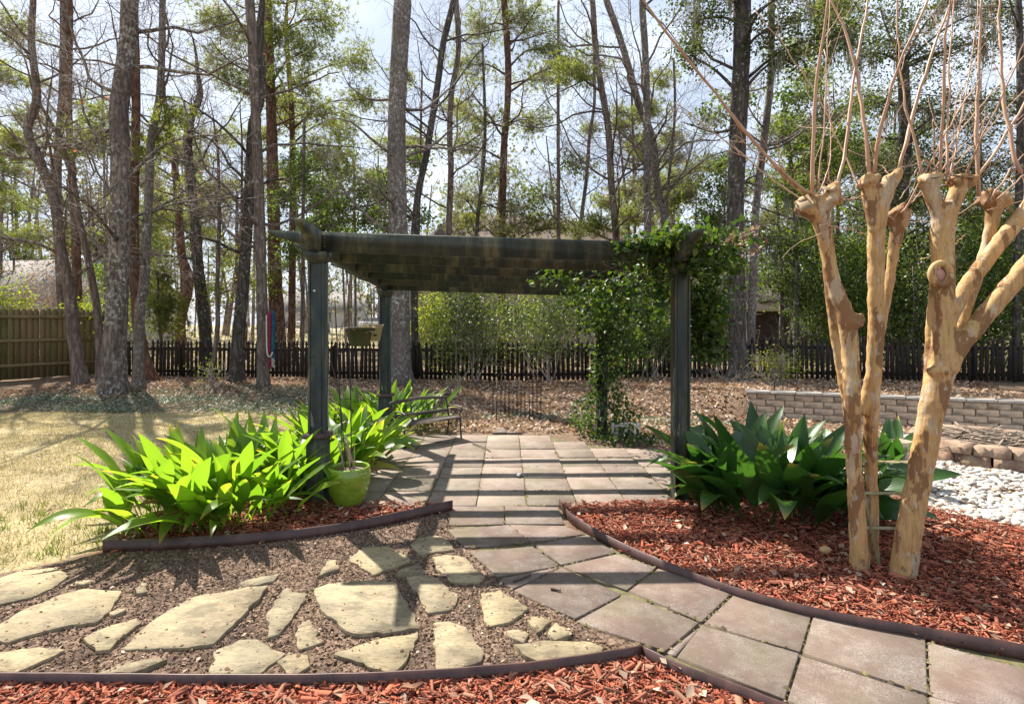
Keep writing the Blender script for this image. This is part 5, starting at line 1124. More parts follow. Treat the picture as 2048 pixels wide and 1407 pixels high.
shrub('holly_shrub', 'huge dark holly mass at the right end of the picket fence', 1990, 15.2, 210, .1, 4.4, broad_m, .10, 11000)
shrub('evergreen_shrub', 'dark leafy bush behind the stout mossy-footed oak', 1420, 17.0, 120, .2, 3.4, broad_m, .09, 3800)
shrub('small_shrub', 'small pale-leaved bush by the picket fence above block wall', 1552, 11.6, 100, .15, .85, lime_m, .05, 900, 10)
shrub('small_shrub', 'tiny sparse leafy sapling in litter before the picket fence', 417, 12.6, 80, .15, .85, lime_m, .045, 180, 5)
shrub('small_shrub', 'low thin leafy twig plant left of the wire trellis', 905, 12.4, 50, .05, .5, broad_m, .04, 160, 5)
# bare twiggy tangle right of the stout oak foot
tg = thing('twig_bush', 'bare pale twiggy tangle at the foot of the stout oak', 'shrub', (5.3, 12.6, .15)); b0 = np.array([[[5.15, 12.6, .1], [5.1, 12.6, .3], [5.0, 12.6, .5]]]) 
B1, R1 = grow(b0, np.full((1, 3), .012), 26, 0, .6, .6, 1.1, .8, .25, 7, .25, .9, .009); B2, R2 = grow(B1, R1, 120, .2, 1, .2, .5, .6, .05, 4, .2)
part('twigs', join(tubes(B1, np.maximum(R1, .004), 4), tubes(B2, np.maximum(R2, .003), 3, False)), twig_t, tg)

# ------------------------------------------------------------------ climbing vine on the pergola
vine = thing('climbing_vine', 'leafy evergreen vine sprawling over the right front corner of the pergola', 'vine', (1.6, 5.1, 0))
def blob(px, py, d, rpx, rpy, rd, n):
    C = np.array(P(px, py, d)); return C + np.clip(rng.normal(0, .5, (n, 3)), -1.1, 1.1) * np.array([rpx * d / F, rd, rpy * d / F])
vb = [blob(1330, 490, 5.0, 60, 26, .2, 240), blob(1280, 500, 4.96, 60, 20, .08, 120), blob(1370, 520, 4.95, 40, 36, .16, 220), blob(1412, 520, 5.15, 60, 46, .25, 260), blob(1450, 490, 5.3, 40, 26, .3, 90),
      blob(1415, 600, 5.2, 44, 50, .18, 280), blob(1415, 680, 5.2, 36, 46, .14, 260), blob(1400, 640, 5.15, 34, 60, .12, 200), blob(1460, 520, 5.4, 40, 36, .3, 60), blob(1340, 585, 5.5, 50, 30, .35, 210), blob(1270, 570, 6.0, 60, 36, .5, 270), blob(1200, 560, 6.4, 60, 36, .6, 260), blob(1140, 545, 6.2, 50, 26, .5, 150),
      blob(1100, 555, 6.0, 40, 16, .3, 50), blob(1220, 620, 7.2, 60, 36, .4, 240), blob(1160, 600, 6.9, 40, 30, .3, 110), blob(1310, 640, 6.6, 40, 34, .3, 120), blob(1350, 475, 4.75, 50, 14, .2, 120), blob(1250, 600, 7.4, 60, 40, .3, 200), blob(1190, 640, 7.6, 50, 50, .25, 160), blob(1255, 680, 7.7, 44, 60, .25, 180), blob(1400, 480, 5.0, 60, 24, .25, 160), blob(1300, 540, 5.1, 60, 26, .15, 140)]
vb = np.vstack(vb); vb = np.vstack([vb, vb[rng.permutation(len(vb))[: int(len(vb) * .6)]] + rng.normal(0, .05, (int(len(vb) * .6), 3))])
part('foliage', leaves(vb, .072, None, 'leaf6', 1.1), vine_m, vine)['kind'] = 'stuff'
st = []
for k_ in range(22):
    a_ = np.array(P(rng.uniform(1240, 1430), rng.uniform(480, 560), rng.uniform(4.9, 5.4))); e_ = a_ + rng.normal(0, 1, 3) * np.array([.35, .25, .22]); st.append(resample(np.array([a_, (a_ + e_) / 2 + rng.normal(0, .08, 3), e_]), 7))
for k_ in range(5):
    b0 = np.array([1.62 + rng.normal(0, .04), 5.1, 0.0]); st.append(resample(np.array([b0, [1.66 + rng.normal(0, .05), 5.12, .9], [1.64, 5.12, 1.7], [1.6 + rng.normal(0, .1), 5.1, 2.2]]), 7))
part('stems', tubes(np.array(st), np.full((len(st), 7), .0035), 5), twig_m, vine)
V, Fs = leaves(np.vstack([blob(1465, 485, 5.3, 60, 24, .3, 160)]), .06); part('dry_leaves', (V, Fs), rust_l if False else dead_m, vine)
vine2 = thing('climbing_vine', 'leafy vine climbing the back right post from the patio corner', 'vine', (1.3, 7.9, 0))
cs = []
for z in np.linspace(.05, 2.15, 30):
    r_ = .16 + .26 * math.exp(-((z - .35) / .4) ** 2) + .14 * math.exp(-((z - 2.0) / .4) ** 2) + .05 * math.sin(z * 7)
    n = int(26 + 150 * r_); a_ = rng.uniform(0, 6.28, n); rr = r_ * rng.uniform(.35, 1.1, n); cs.append(np.column_stack([1.34 + rr * np.cos(a_) * 1.15, 7.88 + rr * np.sin(a_), z + rng.normal(0, .04, n)]))
c = scatter([G(*p) for p in ((1165, 880), (1300, 878), (1330, 893), (1230, 897))], 160); cs.append(np.column_stack([c, rng.uniform(.03, .12, len(c))]))
part('foliage', leaves(np.vstack(cs), .07, None, 'leaf6', 1.1), vine_m, vine2)['kind'] = 'stuff'
t_ = np.linspace(0, 1, 20)
part('stems', tubes(np.array([np.column_stack([1.30 + .085 * np.cos(t_ * q + k_), 7.9 + .085 * np.sin(t_ * q + k_), t_ * 2.1]) for k_, q in ((0, 9), (2, -8), (4, 7))]), np.full((3, 20), .008), 5), twig_t, vine2)

# ------------------------------------------------------------------ crape myrtles
m, N, L, b, _ = new_mat('peeling_crape_myrtle_bark'); cm_m = m
n1 = tex(N, L, 'noise', 10, 7, .6, (1, 1, .36)); n2 = tex(N, L, 'noise', 7, 7, .6, (1, 1, .32)); n3 = tex(N, L, 'noise', 22, 5, .6, (1, 1, .5)); n4 = tex(N, L, 'noise', 1.6, 3)
c = ramp(N, L, n4.outputs['Fac'], [(.35, (.44, .25, .095)), (.55, (.52, .34, .155)), (.7, (.46, .335, .12))])
c = mix(N, L, ramp(N, L, n1.outputs['Fac'], [(.53, 0.0), (.54, .85)]), c, (.20, .10, .048))
c = mix(N, L, ramp(N, L, n1.outputs['Fac'], [(.515, 0.0), (.53, .65), (.545, 0.0)]), c, (.10, .05, .025))
c = mix(N, L, ramp(N, L, n2.outputs['Fac'], [(.575, 0.0), (.585, .75)]), c, (.48, .39, .27))
c = mix(N, L, ramp(N, L, n3.outputs['Fac'], [(.60, 0.0), (.64, .65)]), c, (.50, .455, .37))
n5 = tex(N, L, 'noise', 60, 6, .75, (1, 1, .12)); c = mix(N, L, ramp(N, L, n5.outputs['Fac'], [(.35, .55), (.55, 0.0)]), c, (.17, .10, .05))
L.new(c, b.inputs['Base Color']); b.inputs['Roughness'].default_value = .75; b.inputs['Specular IOR Level'].default_value = .2
mh = N.new('ShaderNodeMath'); mh.operation = 'MULTIPLY_ADD'; L.new(n5.outputs['Fac'], mh.inputs[0]); mh.inputs[1].default_value = .5; L.new(n1.outputs['Fac'], mh.inputs[2]); bump(N, L, mh.outputs[0], b, .6, .01)
m, N, L, b, _ = new_mat('smooth_tan_shoot'); shoot_m = m
n1 = tex(N, L, 'noise', 6, 4, .6, (1, 1, .3)); L.new(ramp(N, L, n1.outputs['Fac'], [(.3, (.34, .19, .11)), (.7, (.52, .33, .21))]), b.inputs['Base Color']); b.inputs['Roughness'].default_value = .6
heart_m = simple('pink_heartwood', (.36, .17, .13), (.50, .30, .25), 18, .8, .6)
cutw_m = simple('cut_wood_face', (.22, .15, .085), (.36, .27, .16), 25, .8, .4)
def stem(d, pts, n=None):
    q = np.array([[*P(a_[0], a_[1], d + (a_[3] if len(a_) > 3 else 0)), a_[2] * d / F / 2 * .78] for a_ in pts])
    if q[0, 2] < .12: q = np.vstack([[q[0, 0] - (q[1, 0] - q[0, 0]) * .4, q[0, 1], -.22, q[0, 3] * 1.12], q])
    r = resample(q, n or max(14, len(pts) * 5)); return tubes(r[:, :3], np.maximum(r[:, 3], .004), 14)
def ball(px, py, d, rpx, sq=(1, 1, 1)):
    V = IV2 * np.array(sq) * (rpx * .74 * d / F) * (1 + .14 * np.sin(IV2[:, :1] * 6 + px) * np.cos(IV2[:, 2:] * 7 + py)) + np.array(P(px, py, d)); bits = [(IV * .40 * rpx * d / F * rng.uniform(.6, 1.1) + np.array(P(px, py, d)) + u * rpx * .72 * d / F, IF) for u in (lambda q: q / np.linalg.norm(q, axis=1, keepdims=True))(rng.normal(size=(10, 3)))]; return join((V, IF2), *bits)
def solid(name, vfs, mat, root, vox=.0115):
    o = part(name, join(*vfs), mat, root)
    md = o.modifiers.new('r', 'REMESH'); md.mode = 'VOXEL'; md.voxel_size = vox
    sm = o.modifiers.new('s', 'SMOOTH'); sm.iterations = 1; sm.factor = .5
    tx = bpy.data.textures.new('lumps', 'CLOUDS'); tx.noise_scale = .09; dp = o.modifiers.new('d', 'DISPLACE'); dp.texture = tx; dp.strength = .016; dp.mid_level = .6
    tx2 = bpy.data.textures.new('fine_lumps', 'CLOUDS'); tx2.noise_scale = .03; dp2 = o.modifiers.new('d2', 'DISPLACE'); dp2.texture = tx2; dp2.strength = .003; dp2.mid_level = .5
    dg = bpy.context.evaluated_depsgraph_get(); me = bpy.data.meshes.new_from_object(o.evaluated_get(dg), depsgraph=dg); o.modifiers.clear(); o.data = me
    me.polygons.foreach_set('use_smooth', np.ones(len(me.polygons), bool)); return o
dA = 3.60
ta = thing('crape_myrtle', 'crape myrtle with three pollarded stems and peeling orange bark in red mulch', 'tree', (*P(1728, 1140, dA)[:2], 0), 'pollarded crape myrtles')
solid('trunk', [stem(dA, [(1720, 1142, 48, 0), (1713, 1000, 41, 0), (1706, 880, 39, -.02), (1704, 800, 41, -.03), (1701, 710, 41, 0), (1694, 640, 44, 0), (1667, 565, 37, .02), (1652, 490, 37, .02), (1642, 435, 46, 0), (1640, 405, 58, 0)]),
    stem(dA, [(1706, 900, 18, .05), (1697, 820, 26, .07), (1674, 690, 26, .08), (1656, 560, 24, .06), (1648, 480, 22, .04)]),
    stem(dA, [(1748, 1130, 28, .12), (1745, 1000, 29, .12), (1741, 900, 33, .09), (1743, 800, 39, .05), (1750, 700, 39, .03), (1752, 600, 39, .02), (1752, 500, 41, .02), (1756, 430, 45, 0), (1768, 385, 46, 0), (1792, 352, 30, 0), (1799, 338, 20, 0)]),
    stem(dA, [(1752, 460, 38, 0), (1743, 395, 42, 0), (1737, 360, 36, 0)]), stem(dA, [(1720, 830, 26, .03), (1735, 780, 30, .05), (1745, 740, 30, .04)]),
    stem(dA, [(1757, 680, 22, .06), (1775, 585, 25, .09), (1786, 510, 27, .1), (1795, 455, 38, .1), (1799, 432, 46, .1)]),
    stem(dA, [(1652, 452, 34, 0), (1632, 428, 44, -.02), (1612, 408, 46, -.05)], 14), ball(1622, 415, dA, 30), ball(1660, 395, dA, 26), ball(1610, 405, dA, 20), ball(1665, 378, dA, 18), ball(1708, 645, dA - .01, 19), ball(1716, 636, dA, 15), ball(1738, 365, dA, 25), ball(1780, 360, dA, 20), ball(1800, 430, dA + .1, 26), ball(1782, 436, dA + .1, 18)], cm_m, ta)
def disc(px, py, d, rpx, nrm, mat, root, name='cut_face'):
    t = np.linspace(0, 2 * math.pi, 18, endpoint=False); V = np.column_stack([np.cos(t), np.sin(t), np.zeros(18)]) * rpx * d / F; V2 = V * .92; V2[:, 2] = .006
    M_ = np.array(Vector(nrm).to_track_quat('Z', 'Y').to_matrix()); A = np.vstack([V, V2]) @ M_.T + np.array(P(px, py, d)); i_ = np.arange(18)
    return part(name, (A, [np.stack([i_, (i_ + 1) % 18, (i_ + 1) % 18 + 18, i_ + 18], -1), (i_ + 18)[None]]), mat, root)
disc(1611, 407, dA - .056, 18, (-.5, -.6, .55), cutw_m, ta); disc(1658, 378, dA - .03, 14, (.1, -.5, .85), cutw_m, ta)
def shoots(root, d, lst):
    SH = []
    for pts, w_, dz in lst:
        n_ = len(pts); q = np.array([[*P(x, y, d + dz * k_ / (n_ - 1)), max(1.8, w_ * .84 * (1 - .5 * k_ / (n_ - 1))) * d / F / 2] for k_, (x, y) in enumerate(pts)])
        e = q[-1].copy(); dr = q[-1, :3] - q[-2, :3]; dr /= np.linalg.norm(dr); ext = np.concatenate([q[-1, :3] + dr * .9, [q[-1, 3] * .4]])
        r = resample(np.vstack([q, ext]) if pts[-1][1] <= 0 or pts[-1][0] >= 2040 else q, 22); r[1:, :3] += rng.normal(0, .0035, (21, 3)); part('shoot', tubes(r[:, :3], np.maximum(r[:, 3] * (1 + .10 * rng.normal(size=22)), .0015), 7), shoot_m, root, True); SH.append(r)
_sh = shoots
def shoots(root, d, lst):
    _sh(root, d, lst)
    ends = []
    for pts, w_, dz in lst:
        q = np.array([P(x, y, d + dz * k_ / (len(pts) - 1)) for k_, (x, y) in enumerate(pts)]); ends.append(resample(q, 9))
    A = np.array(ends); B1, R1 = grow(A, np.full(A.shape[:2], .006), 44, .02, .9, .12, .55, .42, .10, 6, .12, .5, .004, .03); B2, R2 = grow(B1, R1, 60, .2, 1, .05, .22, .5, .05, 4, .15, .6, .002)
    part('side_twigs', join(tubes(B1, np.maximum(R1, .0014), 4, False), tubes(B2, np.maximum(R2, .0011), 3, False)), shoot_m, root)['kind'] = 'stuff'
shoots(ta, dA, [([(1624, 385), (1626, 300), (1632, 180), (1645, 80), (1658, 0)], 9.5, -.2), ([(1637, 380), (1648, 250), (1654, 120), (1660, 0)], 4, .2), ([(1673, 378), (1690, 300), (1705, 180), (1722, 80), (1736, 0)], 9, .3),
    ([(1632, 392), (1600, 375), (1545, 325), (1480, 250), (1415, 165), (1348, 85), (1285, 0)], 9, -.4), ([(1605, 400), (1550, 362), (1460, 290), (1350, 205)], 4, .3), ([(1612, 396), (1540, 330), (1470, 270)], 3, -.3),
    ([(1741, 360), (1730, 260), (1718, 170), (1700, 90), (1663, 0)], 10, .3), ([(1747, 352), (1758, 270), (1780, 190), (1812, 100), (1855, 0)], 9, -.3), ([(1798, 342), (1815, 270), (1838, 190), (1866, 100), (1904, 0)], 10, .2),
    ([(1718, 372), (1690, 310), (1640, 200), (1580, 110), (1510, 20)], 4.5, .5), ([(1802, 425), (1840, 385), (1900, 320), (1980, 230)], 4, .3), ([(1806, 428), (1850, 345), (1900, 250), (1960, 160)], 5, -.2), ([(1640, 385), (1660, 320), (1658, 210), (1650, 100)], 3, .4),
    ([(1730, 390), (1700, 400), (1672, 380), (1650, 350)], 3, .1), ([(1790, 440), (1760, 420), (1740, 380)], 3, .1), ([(1780, 350), (1760, 330), (1700, 300)], 2.6, .2), ([(1735, 470), (1690, 455), (1640, 450)], 2.6, -.2)])
dB = 3.50
tb = thing('crape_myrtle', 'crape myrtle with a round knot hole and branches spreading over the pebbles', 'tree', (*P(1806, 1155, dB)[:2], 0), 'pollarded crape myrtles')
solid('trunk', [stem(dB, [(1805, 1160, 66, 0), (1822, 1040, 58, 0), (1845, 920, 58, 0), (1868, 800, 60, 0), (1884, 720, 58, 0), (1889, 640, 52, 0), (1886, 560, 52, 0), (1885, 480, 52, 0), (1889, 420, 54, 0), (1890, 405, 40, 0)]),
    stem(dB, [(1880, 440, 34, 0), (1865, 392, 36, 0), (1858, 366, 46, 0)]), stem(dB, [(1896, 440, 36, 0), (1912, 392, 38, 0), (1924, 366, 46, 0)]),
    stem(dB, [(1832, 1010, 18, .05), (1846, 900, 24, .07), (1856, 780, 26, .07), (1861, 650, 22, .05), (1866, 560, 16, .03)]),
    stem(dB, [(1868, 810, 40, .02), (1905, 712, 50, -.02), (1962, 640, 46, -.05), (2022, 570, 45, -.1), (2080, 500, 44, -.15), (2160, 410, 44, -.2), (2230, 335, 50, -.2)]),
    stem(dB, [(1890, 660, 34, .02), (1922, 592, 38, .03), (1965, 530, 40, .04), (2012, 470, 39, .05), (2062, 408, 40, .05), (2120, 345, 48, .05)]),
    stem(dB, [(1895, 720, 22, .09), (1938, 600, 29, .14), (1970, 505, 29, .16), (1985, 440, 33, .16), (1990, 405, 48, .16)]),
    ball(1852, 362, dB, 20), ball(1868, 362, dB, 20), ball(1915, 362, dB, 20), ball(1938, 360, dB, 18), ball(1975, 400, dB + .16, 24), ball(2002, 402, dB + .16, 20), ball(1876, 742, dB - .03, 20), ball(1903, 735, dB - .02, 18)], cm_m, tb)
disc(1861, 353, dB - .01, 17, (-.1, -.35, .9), cutw_m, tb); disc(1925, 353, dB - .01, 18, (.1, -.35, .9), cutw_m, tb)
kc = np.array(P(1887, 547, dB - .092)); tt = np.linspace(0, 2 * math.pi, 25)
kn = part('knot_ring', tubes(np.column_stack([kc[0] + .058 * np.cos(tt), np.full(25, kc[1] + .022), kc[2] + .066 * np.sin(tt)]), np.full(25, .022), 10), cm_m, tb, True)
V = IV2 * np.array([.05, .03, .055]) * (1 + .12 * np.sin(IV2[:, :1] * 9 + IV2[:, 2:] * 7)); part('heartwood', (V + kc + np.array([0, .045, -.008]), IF2), heart_m, kn, True)
shoots(tb, dB, [([(1848, 362), (1830, 280), (1812, 210), (1800, 120), (1793, 0)], 7, .2), ([(1880, 352), (1884, 250), (1888, 130), (1898, 0)], 8.5, -.2), ([(1943, 362), (1975, 325), (2015, 265), (2060, 190), (2100, 110)], 8.5, .3), ([(1900, 360), (1915, 270), (1938, 150), (1957, 0)], 4, .3),
    ([(1958, 392), (1955, 300), (1955, 200), (1960, 90), (1964, 0)], 10.5, .1), ([(2042, 345), (2022, 285), (2008, 210), (2002, 100), (2000, 0)], 11, .2), ([(1893, 362), (1896, 250), (1900, 120), (1908, 0)], 6, .2), ([(1930, 355), (1960, 280), (2010, 180), (2060, 60)], 5, -.3), ([(1868, 358), (1850, 320), (1800, 400)], 3, -.1),
    ([(1860, 352), (1930, 250), (2000, 170), (2060, 100)], 4, .4), ([(1985, 395), (2020, 340), (2060, 300)], 5, .1), ([(1995, 398), (2030, 365), (2070, 330)], 5, .2), ([(1880, 355), (1940, 300), (2020, 210), (2060, 170)], 3.5, .5), ([(1905, 358), (1906, 300), (1912, 200)], 3, 0), ([(1870, 360), (1868, 310), (1866, 240)], 3, 0), ([(1960, 400), (1900, 440), (1860, 470)], 2.6, .2),
    ([(1930, 470), (1890, 500), (1840, 520)], 2.6, .3), ([(2000, 400), (2030, 430), (2060, 445)], 3, .2), ([(1975, 420), (2010, 410), (2060, 400)], 3, .3)])

# ------------------------------------------------------------------ hammock hung on the straight brown tree
cr_m = simple('crimson_cloth', (.17, .012, .03), (.25, .03, .055), 20, .9, .3); te_m = simple('teal_blue_cloth', (.015, .06, .11), (.015, .12, .11), 5, .9, .3, lo=.45, hi=.55); wt_m = simple('cream_rope', (.52, .47, .38), (.62, .57, .48), 30, .9, .3)
ham = thing('hammock', 'folded striped crimson and teal hammock hanging from the straight brown tree', 'hammock', P(540, 735, 13.4))
hd = 13.45
def strip(x0, x1, ya, yb, wav, th=.035):
    V = []; n_ = 12
    for k_ in range(n_):
        u = k_ / (n_ - 1); y = ya + (yb - ya) * u; sh = wav * math.sin(u * 5); 
        for xx, dd_ in ((x0 + sh, hd), ((x0 + x1) / 2 + sh, hd - th), (x1 + sh, hd), ((x0 + x1) / 2 + sh, hd + th)): V.append(P(xx, y, dd_))
    Q = [[4 * r + a_, 4 * r + (a_ + 1) % 4, 4 * r + 4 + (a_ + 1) % 4, 4 * r + 4 + a_] for r in range(n_ - 1) for a_ in range(4)] + [[3, 2, 1, 0], [4 * n_ - 4, 4 * n_ - 3, 4 * n_ - 2, 4 * n_ - 1]]
    return np.array(V), np.array(Q)
part('crimson_fold', strip(533.5, 543, 622, 709, .8), cr_m, ham, True); part('teal_fold', strip(541.5, 550, 621, 722, 1.0), te_m, ham, True)
part('rope_edge', tube([P(533, 630, hd - .02), P(533.5, 690, hd - .03), P(536, 712, hd - .03), P(541, 713, hd - .03), P(545, 704, hd - .03)], .018, 8, 22), wt_m, ham, True)
part('fringe', strip(535, 543, 716, 734, 0, .03), cr_m, ham)
for k_ in range(4): part('fringe_stripe', tube([P(543, 716 + 4.5 * k_, hd - .04), P(549.5, 722 + 4.5 * k_, hd - .04)], .012, 6), wt_m, ham)
part('hook', rods([(P(527, 620, 13.6), P(545, 620, hd))], .012), bmet_m, ham)

# ------------------------------------------------------------------ houses and cars beyond
brick_m, N, L, b, _ = new_mat('beige_brick_wall'); br = N.new('ShaderNodeTexBrick'); tc = N.new('ShaderNodeTexCoord'); mp_ = N.new('ShaderNodeMapping'); mp_.inputs['Rotation'].default_value = (R(90), 0, 0); L.new(tc.outputs['Object'], mp_.inputs[0]); L.new(mp_.outputs[0], br.inputs[0])
br.inputs['Scale'].default_value = 3.6; br.inputs['Color1'].default_value = (.40, .31, .24, 1); br.inputs['Color2'].default_value = (.33, .25, .19, 1); br.inputs['Mortar'].default_value = (.50, .44, .37, 1); br.inputs['Mortar Size'].default_value = .02
L.new(br.outputs[0], b.inputs['Base Color']); b.inputs['Roughness'].default_value = .9
shing_m = simple('brown_shingles', (.12, .09, .08), (.19, .145, .125), 5, .9, .3, (1, 1, 3)); shg_m = simple('grey_shingles', (.15, .14, .135), (.22, .21, .20), 5, .9, .3, (1, 1, 3))
wht_m = simple('white_siding', (.42, .415, .40), (.50, .495, .48), 3, .7, .1); crm_m = simple('cream_trim', (.56, .50, .38), (.64, .58, .46), 4, .7, .1); gl_m = simple('window_glass', (.03, .04, .05), (.07, .08, .09), 2, .08, 0, spec=.8)
def quadmesh(V, Q): return np.array(V, float), np.array(Q)
hs = thing('brick_house', 'beige brick house with brown hipped roof beyond the picket fence', 'house', (0, 27, h1(0, 27)))
gx0 = h1(0, 27); A, Bq, C_, D_ = (-5.0, 26.2), (9.5, 32.0), (6.2, 40.2), (-8.3, 34.4)
we = 4.2
V = [(*q, gx0 - .2) for q in (A, Bq, C_, D_)] + [(*q, we) for q in (A, Bq, C_, D_)]
part('wall', quadmesh(V, [[0, 1, 5, 4], [1, 2, 6, 5], [2, 3, 7, 6], [3, 0, 4, 7]]), brick_m, hs)
rc = np.mean([A, Bq, C_, D_], axis=0); ov = [tuple(rc + (np.array(q) - rc) * 1.06) for q in (A, Bq, C_, D_)]
dvec = np.array(Bq) - np.array(A); dvec /= np.linalg.norm(dvec); mA = (np.array(ov[0]) + np.array(ov[3])) / 2 + dvec * 4.2; mB = (np.array(ov[1]) + np.array(ov[2])) / 2 - dvec * 4.2
zr = 7.6
mA = np.array([-3.3, 28.0]) + np.array([.3, .6]); mB = mA + dvec * 9.2
V = [(*q, we - .1) for q in ov] + [(*mA, zr), (*mB, zr)] + [(*q, we - .25) for q in ov]
rf = part('roof', (np.array(V, float), [np.array([[0, 1, 5, 4], [2, 3, 4, 5], [6, 7, 1, 0], [7, 8, 2, 1], [8, 9, 3, 2], [9, 6, 0, 3]]), np.array([[1, 2, 5], [3, 0, 4], ])]), shing_m, hs)
for u in (.32, .62): 
    q = mA + dvec * 9.2 * u + np.array([.2, -.5]); part('vent_pipe', lathe([(.07, zr - .7), (.07, zr + .55), (.10, zr + .56), (.10, zr + .66), (0, zr + .68)], 12, (*q, 0)), wht_m, rf)
def on_wall(u, z): return np.array([*(np.array(A) + (np.array(Bq) - np.array(A)) * u), z])
for u in (.12, .35, .62, .85):
    c0 = on_wall(u, 2.0); t3 = np.array([*dvec, 0]); nn = np.array([dvec[1], -dvec[0], 0])
    V = [c0 + nn * .06 + t3 * sx * .55 + UPV * sz * .75 for sx, sz in ((-1, -1), (1, -1), (1, 1), (-1, 1))] + [c0 + t3 * sx * .55 + UPV * sz * .75 for sx, sz in ((-1, -1), (1, -1), (1, 1), (-1, 1))]
    wnd = part('window', quadmesh(V, BOXF[[1, 2, 3, 4, 5]] % 8 if False else [[0, 1, 2, 3], [4, 5, 1, 0], [5, 6, 2, 1], [6, 7, 3, 2], [7, 4, 0, 3]]), wht_m, hs)
    for sx in (-.26, .26):
        part('pane', quadmesh([c0 + nn * .07 + t3 * (sx + a_ * .22) + UPV * b_ * .66 for a_, b_ in ((-1, -1), (1, -1), (1, 1), (-1, 1))], [[0, 1, 2, 3]]), gl_m, wnd)
def gable_house(label, cx, cy, sx, sy, wh, rh, rz, wallm, roofm, wins):
    g0 = h1(cx, cy); root = thing('house', label, 'house', (cx, cy, g0), None, rz)
    def hp(n_, V, Q, m_, par=root): return obj(n_, make_mesh(n_, np.array(V, float), [np.array(q) for q in Q]), m_, par)
    hx, hy = sx / 2, sy / 2
    hp('wall', [(-hx, -hy, -.3), (hx, -hy, -.3), (hx, hy, -.3), (-hx, hy, -.3), (-hx, -hy, wh), (hx, -hy, wh), (hx, hy, wh), (-hx, hy, wh), (-hx, 0, wh + rh * .96), (hx, 0, wh + rh * .96)], [[[0, 1, 5, 4], [2, 3, 7, 6]], [[1, 2, 6, 9, 5], [3, 0, 4, 8, 7]]], wallm)
    e = .4; hp('roof', [(-hx - e, -hy - e, wh - .15), (hx + e, -hy - e, wh - .15), (hx + e, 0, wh + rh), (-hx - e, 0, wh + rh), (hx + e, hy + e, wh - .15), (-hx - e, hy + e, wh - .15), (-hx - e, -hy - e, wh - .35), (hx + e, -hy - e, wh - .35)], [[[0, 1, 2, 3], [3, 2, 4, 5], [6, 7, 1, 0]]], roofm)
    for wx, wz, ww, whh in wins:
        f_ = hp('window', [(wx - ww / 2, -hy - .05, wz), (wx + ww / 2, -hy - .05, wz), (wx + ww / 2, -hy - .05, wz + whh), (wx - ww / 2, -hy - .05, wz + whh), (wx - ww / 2, -hy, wz), (wx + ww / 2, -hy, wz), (wx + ww / 2, -hy, wz + whh), (wx - ww / 2, -hy, wz + whh)], [[[0, 1, 2, 3], [4, 5, 1, 0], [5, 6, 2, 1], [6, 7, 3, 2], [7, 4, 0, 3]]], wht_m)
        hp('pane', [(wx - ww * .4, -hy - .06, wz + .08), (wx + ww * .4, -hy - .06, wz + .08), (wx + ww * .4, -hy - .06, wz + whh - .08), (wx - ww * .4, -hy - .06, wz + whh - .08)], [[[0, 1, 2, 3]]], gl_m, f_)
    return root
gable_house('white house with a big pale grey roof behind the board fence', -36, 41, 17, 9, 3.3, 2.9, R(-8), wht_m, shg_m, [(-5, 1, 1, 1.5), (-1, 1, 1, 1.5), (3, 1, 1, 1.5), (6.5, 1, 1, 1.5)])
gable_house('pale far house across the street behind the pine trunks', -33, 92, 16, 9, 3.0, 3.0, R(5), wht_m, shg_m, [(-5, 1, 1, 1.5), (-1, .9, 1, 1.5), (3, 1, 1, 1.5)])
gable_house('grey far house across the street behind the thick pale trunk', -16, 96, 13, 9, 3.2, 3.2, R(-4), wht_m, shing_m, [(-4, 1, 1, 1.5), (0, .9, 1, 1.5), (4, 1, 1, 1.5)])
hp_ = gable_house('low brown house with cream porch beam behind the mossy evergreens', 14.2, 30, 8, 6, 2.6, 1.8, R(-12), simple('dark_brown_siding', (.10, .07, .055), (.15, .11, .085), 3, .8, .1), shing_m, [(1, 1, 1, 1.2)])
obj('porch_beam', make_mesh('porch_beam', *box(0, -4.6, 2.35, 8.2, .2, .4)), crm_m, hp_)
for xx in (-3.9, -2.2, 0, 2.2, 3.9): obj('porch_post', make_mesh('porch_post', *bevel_box(.14, .14, 2.2, .01, 1.05)), wht_m, hp_, (xx, -4.6, 0))
obj('porch_roof', make_mesh('porch_roof', *box(0, -3.8, 2.63, 8.6, 2.2, .12)), shing_m, hp_)
tire_m = simple('black_tyre', (.015, .015, .015), (.03, .03, .03), 10, .8, 0); chrome_m = simple('wheel_rim', (.35, .35, .36), (.45, .45, .46), 5, .35, 0, metal=.8)
